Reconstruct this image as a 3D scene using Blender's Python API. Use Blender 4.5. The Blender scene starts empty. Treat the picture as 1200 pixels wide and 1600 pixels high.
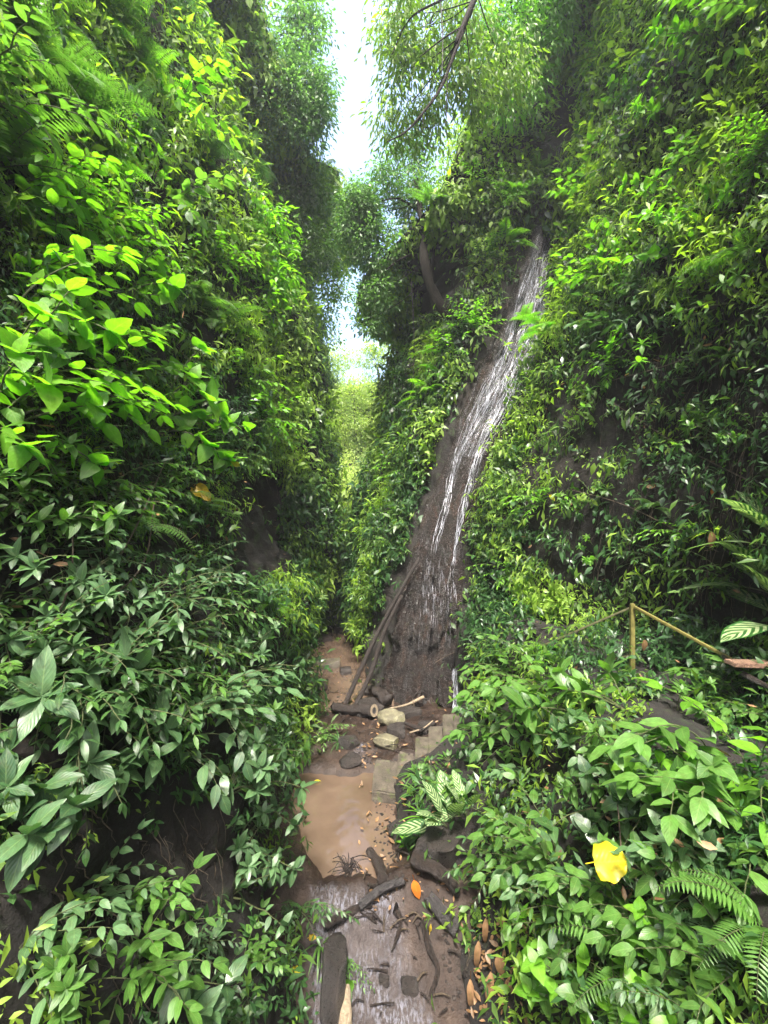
import bpy, bmesh, math, random
import numpy as np
from mathutils import Vector, Matrix, noise
from mathutils.bvhtree import BVHTree
R = math.radians
random.seed(7)
C = bpy.context.scene.collection
sc = bpy.context.scene

# ------------------------------------------------------------------ camera, sky, sun, exposure
F = 720.0                                   # focal length in photo pixels (1200 x 1600)
CAMZ = 4.0
cam = bpy.data.cameras.new('camera'); camo = bpy.data.objects.new('camera', cam); C.objects.link(camo)
camo.location = (0, 0, CAMZ); camo.rotation_euler = (R(90), 0, 0)
cam.sensor_fit = 'VERTICAL'; cam.angle = 2 * math.atan(800 / F); cam.clip_start = 0.05; cam.clip_end = 500
sc.camera = camo
SUN_DIR = Vector((-0.05, -0.50, 1.0)).normalized()      # towards the sun
w = bpy.data.worlds.new('World'); sc.world = w; w.use_nodes = True
nt = w.node_tree; bg = nt.nodes['Background']
sky = nt.nodes.new('ShaderNodeTexSky'); sky.sky_type = 'NISHITA'; sky.sun_disc = False
sky.sun_elevation = math.asin(SUN_DIR.z); sky.sun_rotation = math.atan2(SUN_DIR.x, SUN_DIR.y)
sky.air_density = 1.0; sky.dust_density = 6; sky.ozone_density = 1.0
nt.links.new(sky.outputs[0], bg.inputs[0]); bg.inputs[1].default_value = 0.15
sl = bpy.data.lights.new('sun', 'SUN'); sl.energy = 2.6; sl.angle = R(9); sl.color = (1, 0.96, 0.88)
slo = bpy.data.objects.new('sun', sl); C.objects.link(slo); slo.rotation_euler = SUN_DIR.to_track_quat('Z', 'Y').to_euler()
sc.view_settings.view_transform = 'Standard'; sc.view_settings.look = 'None'; sc.view_settings.exposure = 2.5
sc.view_settings.gamma = 1
sc.cycles.max_bounces = 6; sc.cycles.diffuse_bounces = 4; sc.cycles.glossy_bounces = 2; sc.cycles.transmission_bounces = 4
sc.cycles.transparent_max_bounces = 12; sc.cycles.caustics_reflective = False; sc.cycles.caustics_refractive = False

def at(px, py, Y):
    return Vector(((px - 600) / F * Y, Y, CAMZ - (py - 800) / F * Y))
def px_of(p):
    return (600 + F * p[0] / max(p[1], .01), 800 + F * (CAMZ - p[2]) / max(p[1], .01))

# ------------------------------------------------------------------ materials
def mat(name):
    m = bpy.data.materials.new(name); m.use_nodes = True
    n = m.node_tree.nodes; n.clear()
    out = n.new('ShaderNodeOutputMaterial')
    return m, n, m.node_tree.links, out
def N(n, t, **k):
    x = n.new(t)
    for a, b in k.items(): setattr(x, a, b)
    return x
def ramp(n, l, src, stops):
    r = n.new('ShaderNodeValToRGB')
    while len(r.color_ramp.elements) > 1: r.color_ramp.elements.remove(r.color_ramp.elements[-1])
    r.color_ramp.elements[0].position = stops[0][0]; r.color_ramp.elements[0].color = (*stops[0][1], 1)
    for p, c in stops[1:]:
        e = r.color_ramp.elements.new(p); e.color = (*c, 1)
    l.new(src, r.inputs[0]); return r.outputs[0]
def math_n(n, l, op, a, b=None, clamp=False):
    x = n.new('ShaderNodeMath'); x.operation = op; x.use_clamp = clamp
    for i, v in enumerate((a, b)):
        if v is None: continue
        if isinstance(v, (int, float)): x.inputs[i].default_value = v
        else: l.new(v, x.inputs[i])
    return x.outputs[0]
def mixc(n, l, f, a, b, mode='MIX'):
    x = n.new('ShaderNodeMix'); x.data_type = 'RGBA'; x.blend_type = mode
    for i, v in ((0, f), (6, a), (7, b)):
        if isinstance(v, (int, float)): x.inputs[i].default_value = v
        elif isinstance(v, tuple): x.inputs[i].default_value = (*v, 1)
        else: l.new(v, x.inputs[i])
    return x.outputs[2]
def noise_n(n, l, scale, detail=4, rough=.55, vec=None, stretch=None):
    t = n.new('ShaderNodeTexNoise'); t.inputs['Scale'].default_value = scale
    t.inputs['Detail'].default_value = detail; t.inputs['Roughness'].default_value = rough
    if vec is not None:
        if stretch:
            mp = n.new('ShaderNodeMapping'); mp.inputs['Scale'].default_value = stretch
            l.new(vec, mp.inputs[0]); vec = mp.outputs[0]
        l.new(vec, t.inputs['Vector'])
    return t.outputs[0]
def bump_n(n, l, h, strength, dist, nrm=None):
    b = n.new('ShaderNodeBump'); b.inputs['Strength'].default_value = strength; b.inputs['Distance'].default_value = dist
    l.new(h, b.inputs['Height'])
    if nrm is not None: l.new(nrm, b.inputs['Normal'])
    return b.outputs[0]

LM = {}
def leaf_mat(name, dark, light, tint, trans=.42, rough=.42, veins=True, pattern=None, spots=0.42):
    m, n, l, out = mat(name)
    ta = N(n, 'ShaderNodeAttribute', attribute_name='tone'); uv = N(n, 'ShaderNodeAttribute', attribute_name='luv')
    oi = n.new('ShaderNodeObjectInfo'); geo = n.new('ShaderNodeNewGeometry')
    tc = n.new('ShaderNodeTexCoord')
    t = math_n(n, l, 'ADD', math_n(n, l, 'MULTIPLY', ta.outputs['Fac'], .8), math_n(n, l, 'MULTIPLY', oi.outputs['Random'], .25), True)
    col = mixc(n, l, t, dark, light)
    sep = n.new('ShaderNodeSeparateXYZ'); l.new(uv.outputs['Vector'], sep.inputs[0])
    av = math_n(n, l, 'ABSOLUTE', sep.outputs[1])
    nrm = None
    if veins:
        rib = math_n(n, l, 'LESS_THAN', av, .06)
        ph = math_n(n, l, 'SUBTRACT', math_n(n, l, 'MULTIPLY', sep.outputs[0], 44.0), math_n(n, l, 'MULTIPLY', av, 17.0))
        s = math_n(n, l, 'SINE', ph)
        vein = math_n(n, l, 'GREATER_THAN', s, .86)
        vv = math_n(n, l, 'MAXIMUM', rib, math_n(n, l, 'MULTIPLY', vein, .45))
        lightc = mixc(n, l, .5, light, (0.32, 0.42, 0.14))
        col = mixc(n, l, math_n(n, l, 'MULTIPLY', vv, .32), col, lightc)
        nrm = bump_n(n, l, math_n(n, l, 'ADD', s, math_n(n, l, 'MULTIPLY', rib, -2.0)), .16, .003)
    if pattern:
        ph = math_n(n, l, 'SUBTRACT', math_n(n, l, 'MULTIPLY', sep.outputs[0], 44.0), math_n(n, l, 'MULTIPLY', av, 15.0))
        s = math_n(n, l, 'SINE', ph)
        pm = math_n(n, l, 'MULTIPLY', math_n(n, l, 'GREATER_THAN', s, .0), math_n(n, l, 'LESS_THAN', av, .84))
        pm = math_n(n, l, 'MULTIPLY', pm, math_n(n, l, 'GREATER_THAN', math_n(n,l,'ADD',av,noise_n(n,l,9,2,vec=tc.outputs['Object'])), .38))
        col = mixc(n, l, math_n(n, l, 'MULTIPLY', pm, .85), col, pattern)
    if spots:
        nz = noise_n(n, l, 23, 3, vec=tc.outputs['Object'])
        col = mixc(n, l, math_n(n, l, 'MULTIPLY', math_n(n, l, 'SUBTRACT', nz, .45, True), spots * 4, True), col, tuple(c * .45 + k for c, k in zip(dark, (.03, .02, .0))))
    # paler underside
    col2 = mixc(n, l, math_n(n, l, 'MULTIPLY', geo.outputs['Backfacing'], .35), col, tuple(min(1, c * .8 + .06) for c in light))
    p = n.new('ShaderNodeBsdfPrincipled'); l.new(col2, p.inputs['Base Color'])
    rn = noise_n(n, l, 8, 2, vec=tc.outputs['Object'])
    mr = n.new('ShaderNodeMapRange'); mr.inputs[1].default_value = .3; mr.inputs[2].default_value = .7
    mr.inputs[3].default_value = max(.18, rough - .16); mr.inputs[4].default_value = rough + .18; l.new(rn, mr.inputs[0])
    l.new(mr.outputs[0], p.inputs['Roughness']); p.inputs['IOR'].default_value = 1.5
    if nrm is not None: l.new(nrm, p.inputs['Normal'])
    tr = n.new('ShaderNodeBsdfTranslucent'); tcol = mixc(n, l, 1.0, col, tint, 'MULTIPLY')
    l.new(tcol, tr.inputs[0])
    ms = n.new('ShaderNodeMixShader'); ms.inputs[0].default_value = trans
    l.new(p.outputs[0], ms.inputs[1]); l.new(tr.outputs[0], ms.inputs[2]); l.new(ms.outputs[0], out.inputs[0])
    LM[name] = m; return m
leaf_mat('leaf_mid', (.030, .085, .016), (.090, .205, .035), (2.0, 2.3, .9))
leaf_mat('leaf_dark', (.014, .045, .014), (.045, .115, .030), (1.8, 2.2, .9), trans=.3, rough=.36)
leaf_mat('leaf_blue', (.024, .066, .026), (.072, .148, .056), (1.5, 1.9, .9), trans=.28, rough=.44)
leaf_mat('leaf_lime', (.065, .190, .014), (.150, .340, .024), (1.75, 2.1, .6), trans=.5)
leaf_mat('leaf_yellow', (.5, .44, .015), (.75, .62, .03), (1.3, 1.2, .6), trans=.45, spots=.5)
leaf_mat('leaf_ochre', (.30, .20, .015), (.62, .45, .03), (1.3, 1.2, .6), trans=.45, spots=.9)
leaf_mat('leaf_orange', (.42, .11, .012), (.55, .17, .02), (1.3, 1.1, .6), trans=.3, spots=.5)
leaf_mat('leaf_dead', (.09, .045, .022), (.30, .17, .085), (1.2, 1.1, .8), trans=.2, rough=.5, spots=.5)
leaf_mat('leaf_pattern', (.010, .055, .012), (.028, .11, .02), (1.5, 1.8, .8), trans=.3, rough=.34, pattern=(.34, .42, .22))
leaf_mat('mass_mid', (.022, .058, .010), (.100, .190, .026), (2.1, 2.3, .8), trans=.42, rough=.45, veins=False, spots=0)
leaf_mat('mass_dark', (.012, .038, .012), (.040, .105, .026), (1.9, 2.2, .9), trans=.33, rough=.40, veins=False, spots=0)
leaf_mat('far_light', (.10, .17, .03), (.34, .42, .09), (1.6, 1.8, .8), trans=.5, rough=.55, veins=False, spots=0)  # paler leaves: brightness and haze of the far end put into colour
leaf_mat('crown_blue', (.030, .076, .022), (.110, .215, .060), (2.0, 2.3, 1.1), trans=.42, rough=.45, veins=False, spots=0)
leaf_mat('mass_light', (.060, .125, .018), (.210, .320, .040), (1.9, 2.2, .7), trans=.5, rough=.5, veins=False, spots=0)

def bark(name, c1, c2, scale=9, rough=.75):
    m, n, l, out = mat(name); tc = n.new('ShaderNodeTexCoord')
    a = noise_n(n, l, scale, 6, .65, tc.outputs['Object'], (3, 3, .8)); b = noise_n(n, l, scale * 5, 5, .7, tc.outputs['Object'])
    col = ramp(n, l, a, [(.32, c1), (.68, c2)]); p = n.new('ShaderNodeBsdfPrincipled')
    l.new(col, p.inputs['Base Color']); p.inputs['Roughness'].default_value = rough; p.inputs['Specular IOR Level'].default_value = .15 if rough > .7 else .5
    l.new(bump_n(n, l, math_n(n, l, 'ADD', a, b), .9, .035), p.inputs['Normal']); l.new(p.outputs[0], out.inputs[0])
    return m
BARK = bark('bark', (.006, .005, .004), (.028, .022, .017))
STEM = bark('green_stem', (.045, .060, .020), (.12, .14, .05), 14, .5)
TWIG = bark('twig', (.03, .021, .012), (.11, .08, .05), 14, .6)
WETWOOD = bark('wet_wood', (.005, .003, .0025), (.024, .015, .011), 10, .42)
PALEWOOD = bark('pale_wood', (.16, .12, .08), (.34, .27, .18), 12, .6)
BLACKWOOD = bark('black_wood', (.012, .011, .012), (.05, .045, .045), 10, .3)

def ground_mat(name, c1, c2, c3, wet=(.75, .35), scale=2.4, bump=.06, moss=None, zmoss=0.5, stretch=None):
    m, n, l, out = mat(name); tc = n.new('ShaderNodeTexCoord'); v = tc.outputs['Object']
    a = noise_n(n, l, scale, 8, .62, v, stretch); b = noise_n(n, l, scale * 9, 8, .7, v); g = noise_n(n, l, scale * 40, 4, .7, v)
    col = ramp(n, l, a, [(.3, c1), (.52, c2), (.72, c3)])
    col = mixc(n, l, math_n(n, l, 'MULTIPLY', math_n(n, l, 'SUBTRACT', b, .42, True), 3.0, True), col, tuple(x * .45 for x in c1))
    if moss:
        mm = noise_n(n, l, scale * 1.7, 6, .7, v)
        col = mixc(n, l, math_n(n, l, 'MULTIPLY', math_n(n, l, 'SUBTRACT', mm, zmoss, True), 6.0, True), col, moss)
    p = n.new('ShaderNodeBsdfPrincipled'); l.new(col, p.inputs['Base Color'])
    mr = n.new('ShaderNodeMapRange'); mr.inputs[1].default_value = .35; mr.inputs[2].default_value = .65
    mr.inputs[3].default_value = wet[0]; mr.inputs[4].default_value = wet[1]; l.new(b, mr.inputs[0]); l.new(mr.outputs[0], p.inputs['Roughness'])
    h = math_n(n, l, 'ADD', math_n(n, l, 'MULTIPLY', b, 1.0), math_n(n, l, 'MULTIPLY', g, .35))
    l.new(bump_n(n, l, h, 1.0, bump), p.inputs['Normal']); l.new(p.outputs[0], out.inputs[0])
    return m
SOIL = ground_mat('cliff_soil', (.004, .0028, .002), (.010, .0065, .0045), (.023, .015, .010), (1, .8), moss=(.025, .045, .010), zmoss=.55)
BED = ground_mat('stream_bed_mud', (.012, .008, .006), (.034, .022, .016), (.075, .050, .037), (.45, .16), scale=3, bump=.03)
ROCK = ground_mat('wet_rock', (.005, .0035, .003), (.016, .010, .0075), (.060, .036, .026), (.34, .08), scale=3.2, bump=.06, moss=(.045, .060, .016), zmoss=.62, stretch=(1.4, 1.4, .5))
STONE = ground_mat('step_stone', (.035, .030, .022), (.082, .067, .050), (.14, .118, .092), (.7, .4), scale=5, bump=.02, moss=(.07, .10, .02), zmoss=.54)
PALESTONE = ground_mat('pale_stone', (.05, .045, .03), (.17, .155, .095), (.30, .285, .20), (.7, .45), scale=5, bump=.02, moss=(.12, .12, .03), zmoss=.55)
DARKSTONE = ground_mat('dark_stone', (.010, .008, .007), (.028, .022, .019), (.065, .052, .045), (.5, .22), scale=5, bump=.03)

def water_mat():
    m, n, l, out = mat('muddy_water'); tc = n.new('ShaderNodeTexCoord'); v = tc.outputs['Object']
    a = noise_n(n, l, 1.3, 5, .6, v); col = ramp(n, l, a, [(.3, (.060, .040, .028)), (.7, (.100, .070, .050))])
    p = n.new('ShaderNodeBsdfPrincipled'); l.new(col, p.inputs['Base Color']); p.inputs['Roughness'].default_value = .06
    p.inputs['IOR'].default_value = 1.4
    h = noise_n(n, l, 7, 3, .5, v)
    l.new(bump_n(n, l, h, .3, .008), p.inputs['Normal']); l.new(p.outputs[0], out.inputs[0]); return m
WATER = water_mat()
def cascade_mat():
    m, n, l, out = mat('shallow_cascade'); tc = n.new('ShaderNodeTexCoord'); v = tc.outputs['Object']
    a = noise_n(n, l, 4, 6, .6, v); col = ramp(n, l, a, [(.3, (.022, .015, .013)), (.7, (.075, .052, .045))])
    fz = noise_n(n, l, 34, 5, .7, v, (1, .45, 1)); fa = noise_n(n, l, 2.2, 3, .6, v)
    col = mixc(n, l, math_n(n, l, 'MULTIPLY', math_n(n, l, 'MULTIPLY', math_n(n, l, 'SUBTRACT', fz, .52, True), 9.0, True), math_n(n, l, 'MULTIPLY', math_n(n, l, 'SUBTRACT', fa, .40, True), 4.0, True), True), col, (.13, .125, .145))  # pale noise streaks: foam, with the sky's reflection painted in as well
    p = n.new('ShaderNodeBsdfPrincipled'); l.new(col, p.inputs['Base Color']); p.inputs['Roughness'].default_value = .27
    p.inputs['IOR'].default_value = 1.6; p.inputs['Coat Weight'].default_value = 0
    h = noise_n(n, l, 42, 3, .55, v, (1, .5, 1)); h2 = noise_n(n, l, 9, 3, .5, v)
    nn = bump_n(n, l, math_n(n, l, 'ADD', h, math_n(n, l, 'MULTIPLY', h2, 2.0)), .55, .016)
    l.new(nn, p.inputs['Normal']); l.new(nn, p.inputs['Coat Normal']); l.new(p.outputs[0], out.inputs[0]); return m
CASC = cascade_mat()
def foam_mat(name, dens=.5, sx=60, sy=2.2):
    m, n, l, out = mat(name); uv = N(n, 'ShaderNodeAttribute', attribute_name='luv')
    a = noise_n(n, l, 1, 5, .65, uv.outputs['Vector'], (sy, sx, 1)); b = noise_n(n, l, 1, 3, .6, uv.outputs['Vector'], (sy * 14, sx * 1.2, 1))
    e = math_n(n, l, 'ABSOLUTE', uv.outputs['Vector'])
    s = math_n(n, l, 'ADD', math_n(n, l, 'MULTIPLY', a, .7), math_n(n, l, 'MULTIPLY', b, .5))
    sep = n.new('ShaderNodeSeparateXYZ'); l.new(uv.outputs['Vector'], sep.inputs[0])
    edge = math_n(n, l, 'SUBTRACT', 1.0, math_n(n, l, 'POWER', math_n(n, l, 'ABSOLUTE', sep.outputs[1]), 3.0))
    f = math_n(n, l, 'MULTIPLY', math_n(n, l, 'MULTIPLY', math_n(n, l, 'SUBTRACT', s, dens, True), 6.0, True), edge, True)
    p = n.new('ShaderNodeBsdfPrincipled'); p.inputs['Base Color'].default_value = (.50, .52, .58, 1); p.inputs['Roughness'].default_value = .2
    t = n.new('ShaderNodeBsdfTransparent'); ms = n.new('ShaderNodeMixShader')
    l.new(f, ms.inputs[0]); l.new(t.outputs[0], ms.inputs[1]); l.new(p.outputs[0], ms.inputs[2]); l.new(ms.outputs[0], out.inputs[0])
    return m
VEIL = foam_mat('falling_water_veil', .625)
def plain(name, c, rough=.5, spec=.5, sc_=20):
    m, n, l, out = mat(name); tc = n.new('ShaderNodeTexCoord')
    a = noise_n(n, l, sc_, 5, .6, tc.outputs['Object']); p = n.new('ShaderNodeBsdfPrincipled')
    l.new(ramp(n, l, a, [(.35, tuple(x * .6 for x in c)), (.6, c)]), p.inputs['Base Color']); p.inputs['Roughness'].default_value = rough
    l.new(bump_n(n, l, a, .3, .006), p.inputs['Normal']); l.new(p.outputs[0], out.inputs[0]); return m
def bed_mat():
    m, n, l, out = mat('stream_bed'); tc = n.new('ShaderNodeTexCoord'); v = tc.outputs['Object']
    fl = N(n, 'ShaderNodeAttribute', attribute_name='flow').outputs['Fac']
    a = noise_n(n, l, 3, 8, .62, v); b = noise_n(n, l, 27, 8, .7, v)
    c1 = ramp(n, l, a, [(.3, (.009, .006, .005)), (.52, (.026, .017, .013)), (.72, (.055, .038, .029))])
    c2 = ramp(n, l, a, [(.3, (.024, .019, .018)), (.7, (.070, .058, .056))])  # greyed: part of the sky sheen on moving water is put into colour
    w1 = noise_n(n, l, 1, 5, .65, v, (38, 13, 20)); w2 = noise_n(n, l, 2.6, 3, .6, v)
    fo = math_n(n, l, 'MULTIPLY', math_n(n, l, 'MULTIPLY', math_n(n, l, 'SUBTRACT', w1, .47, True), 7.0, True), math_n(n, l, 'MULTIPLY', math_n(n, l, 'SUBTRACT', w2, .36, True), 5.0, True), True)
    c2 = mixc(n, l, fo, c2, (.13, .13, .155)); col = mixc(n, l, fl, c1, c2)  # pale streaks for foam, and painted sky sheen
    p = n.new('ShaderNodeBsdfPrincipled'); l.new(col, p.inputs['Base Color']); p.inputs['IOR'].default_value = 1.35
    mr = n.new('ShaderNodeMapRange'); mr.inputs[1].default_value = .35; mr.inputs[2].default_value = .65; mr.inputs[3].default_value = .55; mr.inputs[4].default_value = .22; l.new(b, mr.inputs[0]); l.new(mixc(n, l, fl, mr.outputs[0], (.17, .17, .17)), p.inputs['Roughness']); l.new(math_n(n, l, 'ADD', math_n(n, l, 'MULTIPLY', fl, .12), 1.33), p.inputs['IOR'])
    h = math_n(n, l, 'ADD', b, math_n(n, l, 'MULTIPLY', math_n(n, l, 'MULTIPLY', w1, 2.0), fl))
    l.new(bump_n(n, l, h, .9, .022), p.inputs['Normal']); l.new(p.outputs[0], out.inputs[0]); return m
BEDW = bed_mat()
def foamy():
    m, n, l, out = mat('white_water'); tc = n.new('ShaderNodeTexCoord'); a = noise_n(n, l, 5, 5, .7, tc.outputs['Object'], (4, 4, 1))
    p = n.new('ShaderNodeBsdfPrincipled'); p.inputs['Base Color'].default_value = (.50, .52, .58, 1); p.inputs['Roughness'].default_value = .2
    t = n.new('ShaderNodeBsdfTransparent'); ms = n.new('ShaderNodeMixShader')
    mr = n.new('ShaderNodeMapRange'); mr.inputs[1].default_value = .38; mr.inputs[2].default_value = .62; mr.inputs[3].default_value = .12; mr.inputs[4].default_value = .95; l.new(a, mr.inputs[0])
    l.new(mr.outputs[0], ms.inputs[0]); l.new(t.outputs[0], ms.inputs[1]); l.new(p.outputs[0], ms.inputs[2]); l.new(ms.outputs[0], out.inputs[0]); return m
FOAM = foamy()
RAILM = plain('yellow_paint', (.15, .135, .04), .45)
RAILP = plain('weathered_bamboo', (.16, .155, .08), .5)

# ------------------------------------------------------------------ mesh accumulator
class Acc:
    def __init__(s): s.v = []; s.f = []; s.uv = []; s.t = []; s.n = 0
    def add(s, V, Fq, UV=None, tone=0.5):
        V = np.asarray(V, float); s.v.append(V); s.f.append(np.asarray(Fq, int) + s.n); s.n += len(V)
        s.uv.append(np.zeros((len(V), 3)) if UV is None else UV)
        s.t.append(np.full(len(V), tone) if np.isscalar(tone) else tone)
    def build(s, name, material, parent=None, smooth=True):
        V = np.concatenate(s.v); Q = np.concatenate(s.f); UV = np.concatenate(s.uv); T = np.concatenate(s.t)
        me = bpy.data.meshes.new(name)
        me.vertices.add(len(V)); me.vertices.foreach_set('co', V.astype(np.float32).ravel())
        me.loops.add(Q.size); me.loops.foreach_set('vertex_index', Q.astype(np.int32).ravel())
        me.polygons.add(len(Q)); me.polygons.foreach_set('loop_start', (np.arange(len(Q)) * 4).astype(np.int32))
        me.polygons.foreach_set('use_smooth', np.full(len(Q), smooth))
        a = me.attributes.new('tone', 'FLOAT', 'POINT'); a.data.foreach_set('value', T.astype(np.float32))
        a = me.attributes.new('luv', 'FLOAT_VECTOR', 'POINT'); a.data.foreach_set('vector', UV.astype(np.float32).ravel())
        me.update(calc_edges=True); me.materials.append(material)
        o = bpy.data.objects.new(name, me); C.objects.link(o)
        if parent is not None: o.parent = parent
        return o

def leaf(L=1.0, W=.4, a=.7, b=.9, nseg=4, fold=.18, droop=.2, wav=0.0, thick=True, cols=3):
    u = np.linspace(0, 1, nseg + 1)
    pk = a / (a + b); nrm = pk ** a * (1 - pk) ** b
    wd = (np.clip(u, .002, 1) ** a) * (np.clip(1 - u, .004, 1) ** b) / nrm * W / 2
    vs = np.linspace(-1, 1, cols)
    V = []; UV = []
    for i, uu in enumerate(u):
        for v in vs:
            z = -droop * L * uu ** 2 + fold * abs(v) * wd[i] + wav * L * math.sin(uu * 13 + v * 2) * abs(v)
            V.append((L * (uu - .18 * droop * uu ** 3), v * wd[i], z)); UV.append((uu, v, 0))
    Q = []
    for i in range(nseg):
        for j in range(cols - 1):
            k = i * cols + j; Q.append((k, k + cols, k + cols + 1, k + 1))
    return np.array(V), np.array(Q), np.array(UV)

def frames(d, up):
    """rotation matrices (N,3,3) whose columns are x=d, y, z~up"""
    d = d / np.linalg.norm(d, axis=1, keepdims=True)
    y = np.cross(up, d); ln = np.linalg.norm(y, axis=1, keepdims=True)
    y = np.where(ln < 1e-4, np.array([[0, 1, 0]]), y / np.maximum(ln, 1e-6)); z = np.cross(d, y)
    return np.stack([d, y, z], axis=2)
def batch(acc, tmpl, pos, d, up, scale, tone):
    V, Q, UV = tmpl; n = len(pos)
    if n == 0: return
    M = frames(np.asarray(d, float), np.asarray(up, float))
    s = np.asarray(scale, float).reshape(-1, 1, 1) if not np.isscalar(scale) else scale
    P = np.einsum('nij,vj->nvi', M, V) * s + np.asarray(pos)[:, None, :]
    k = len(V); QQ = (Q[None] + (np.arange(n) * k)[:, None, None]).reshape(-1, 4)
    acc.add(P.reshape(-1, 3), QQ, np.tile(UV, (n, 1)), np.repeat(np.asarray(tone, float), k))
def tube(acc, pts, r0, r1=None, sides=5, tone=.5, flat=1.0):
    P = np.array([tuple(p) for p in pts], float); r1 = r0 if r1 is None else r1; n = len(P)
    T = np.gradient(P, axis=0); T /= np.maximum(np.linalg.norm(T, axis=1, keepdims=True), 1e-9)
    ref = np.array([0, 0, 1.]) if abs(T[0][2]) < .9 else np.array([1., 0, 0])
    V = []; UV = []
    for i in range(n):
        x = np.cross(ref, T[i]); x /= max(np.linalg.norm(x), 1e-6); y = np.cross(T[i], x)
        r = (r0[i] if hasattr(r0, '__len__') else r0 + (r1 - r0) * i / (n - 1))
        for k in range(sides):
            a = 2 * math.pi * k / sides; V.append(P[i] + r * (math.cos(a) * x + flat * math.sin(a) * y)); UV.append((i / (n - 1), k / sides, 0))
    Q = [(i * sides + k, i * sides + (k + 1) % sides, (i + 1) * sides + (k + 1) % sides, (i + 1) * sides + k) for i in range(n - 1) for k in range(sides)]
    # end caps
    for e in (0, n - 1):
        c = len(V); V.append(P[e]); UV.append((0, 0, 0))
        for k in range(0, sides, 2):
            Q.append((c, e * sides + k, e * sides + (k + 1) % sides, e * sides + (k + 2) % sides))
    acc.add(np.array(V), Q, np.array(UV), tone)
def bez(pts, n=16):
    """Catmull-Rom through points"""
    P = [Vector(p) for p in pts]; P = [P[0] * 2 - P[1]] + P + [P[-1] * 2 - P[-2]]
    out = []
    for i in range(1, len(P) - 2):
        for k in range(n):
            t = k / n; a, b, c, d = P[i - 1], P[i], P[i + 1], P[i + 2]
            out.append(.5 * ((2 * b) + (c - a) * t + (2 * a - 5 * b + 4 * c - d) * t * t + (3 * b - a - 3 * c + d) * t ** 3))
    out.append(P[-2]); return out

def props(o, label=None, cat=None, group=None, kind=None):
    if label: o['label'] = label
    if cat: o['category'] = cat
    if group: o['group'] = group
    if kind: o['kind'] = kind
    return o
def empty(name, loc, rz=0, label=None, cat=None, group=None):
    o = bpy.data.objects.new(name, None); C.objects.link(o); o.location = loc; o.rotation_euler = (0, 0, rz); o.empty_display_size = .1
    return props(o, label, cat, group)

# ------------------------------------------------------------------ cliffs
def cr(P, t):
    """Catmull-Rom over list of arrays at float index t"""
    n = len(P); i = min(int(t), n - 2); f = t - i
    a = P[max(i - 1, 0)]; b = P[i]; c = P[i + 1]; d = P[min(i + 2, n - 1)]
    return .5 * ((2 * b) + (c - a) * f + (2 * a - 5 * b + 4 * c - d) * f * f + (3 * b - a - 3 * c + d) * f ** 3)
def cliff(name, cols, out_sign, us, vs, rock=None, smooth_rock=None):
    K = [np.array(c, float) for c in cols]
    G = np.zeros((len(us), len(vs), 3))
    for a, u in enumerate(us):
        col = cr(K, u)
        for b, v in enumerate(vs):
            i = min(int(v), len(col) - 2); f = v - i
            f2 = f
            G[a, b] = cr(list(col), v)
    du = np.gradient(G, axis=0); dv = np.gradient(G, axis=1); nr = np.cross(du, dv)
    nr /= np.maximum(np.linalg.norm(nr, axis=2, keepdims=True), 1e-6)
    mid = nr[len(us) // 3, len(vs) // 3]
    if mid[0] * out_sign > 0: nr = -nr
    for a, u in enumerate(us):
        for b, v in enumerate(vs):
            p = Vector(G[a, b])
            r = 1.0 if (rock and rock(u, v)) else 0.0
            n1 = noise.fractal(p * .55 + Vector((3, 1, 7)), 1.0, 2.1, 4); n2 = noise.fractal(p * 2.3, .9, 2.1, 4)
            amp = (.34 * n1 + .10 * n2) * (1 - r)
            if r:
                q = Vector((p.x * 1.3, p.y * 1.3, p.z * .45))
                rr = noise.ridged_multi_fractal(q * 1.1, .9, 2.1, 4, 1.0, 2.0)
                amp += r * (.17 * (rr - 1.0) + .07 * noise.fractal(p * 3.5, .8, 2.2, 4) + .10 * noise.noise(q * .9) + .035 * abs(noise.noise(p * 9)) + .03 * noise.noise(p * 14))
                for (uc, v0, v1, sl_) in ((5.70, .6, 4.6, .0), (5.42, 1.0, 4.2, .03), (5.2, 2, 6, -.02), (5.85, 3, 7, .02)):
                    uu = uc + sl_ * (v - v0) + .03 * noise.noise(Vector((v * 1.3, uc * 9, 0)))
                    if v0 < v < v1: amp -= .16 * math.exp(-((u - uu) / .011) ** 2)
                amp += .22 * math.exp(-((v - 2.9) / 1.6) ** 2) * math.sin(min(1, max(0, u - 5)) * math.pi)
            G[a, b] += nr[a, b] * amp
    V = G.reshape(-1, 3); nv = len(vs)
    bm_f = []; mi = []
    for a in range(len(us) - 1):
        for b in range(nv - 1):
            k = a * nv + b; q = (k, k + nv, k + nv + 1, k + 1)
            if out_sign < 0: q = q[::-1]
            bm_f.append(q); mi.append(1 if (rock and rock((us[a] + us[a + 1]) / 2, vs[b])) else 0)
    me = bpy.data.meshes.new(name); me.from_pydata([tuple(v) for v in V], [], bm_f)
    me.materials.append(SOIL); me.materials.append(ROCK)
    me.polygons.foreach_set('material_index', mi); me.polygons.foreach_set('use_smooth', [True] * len(bm_f)); me.update()
    o = bpy.data.objects.new(name, me); C.objects.link(o); o['kind'] = 'structure'
    return o, G, nr
def colz(xy, zs, out):
    c = [(p[0], p[1], z) for p, z in zip(xy, zs)]
    x, y, z = c[-1]; c.append((x + 3 * out, y, z + .6)); c.append((x + 60 * out, y, z + 2)); return c
def cc(y, xs, zs, out): return colz([(x, y) for x in xs], zs, out)
ZR = (-1.4, 0, 1, 2, 2.3, 4, 7, 10, 14, 17)
ZR2 = (-1.4, 0, 1, 2, 2.3, 4, 7, 9, 10.6, 12)
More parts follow.
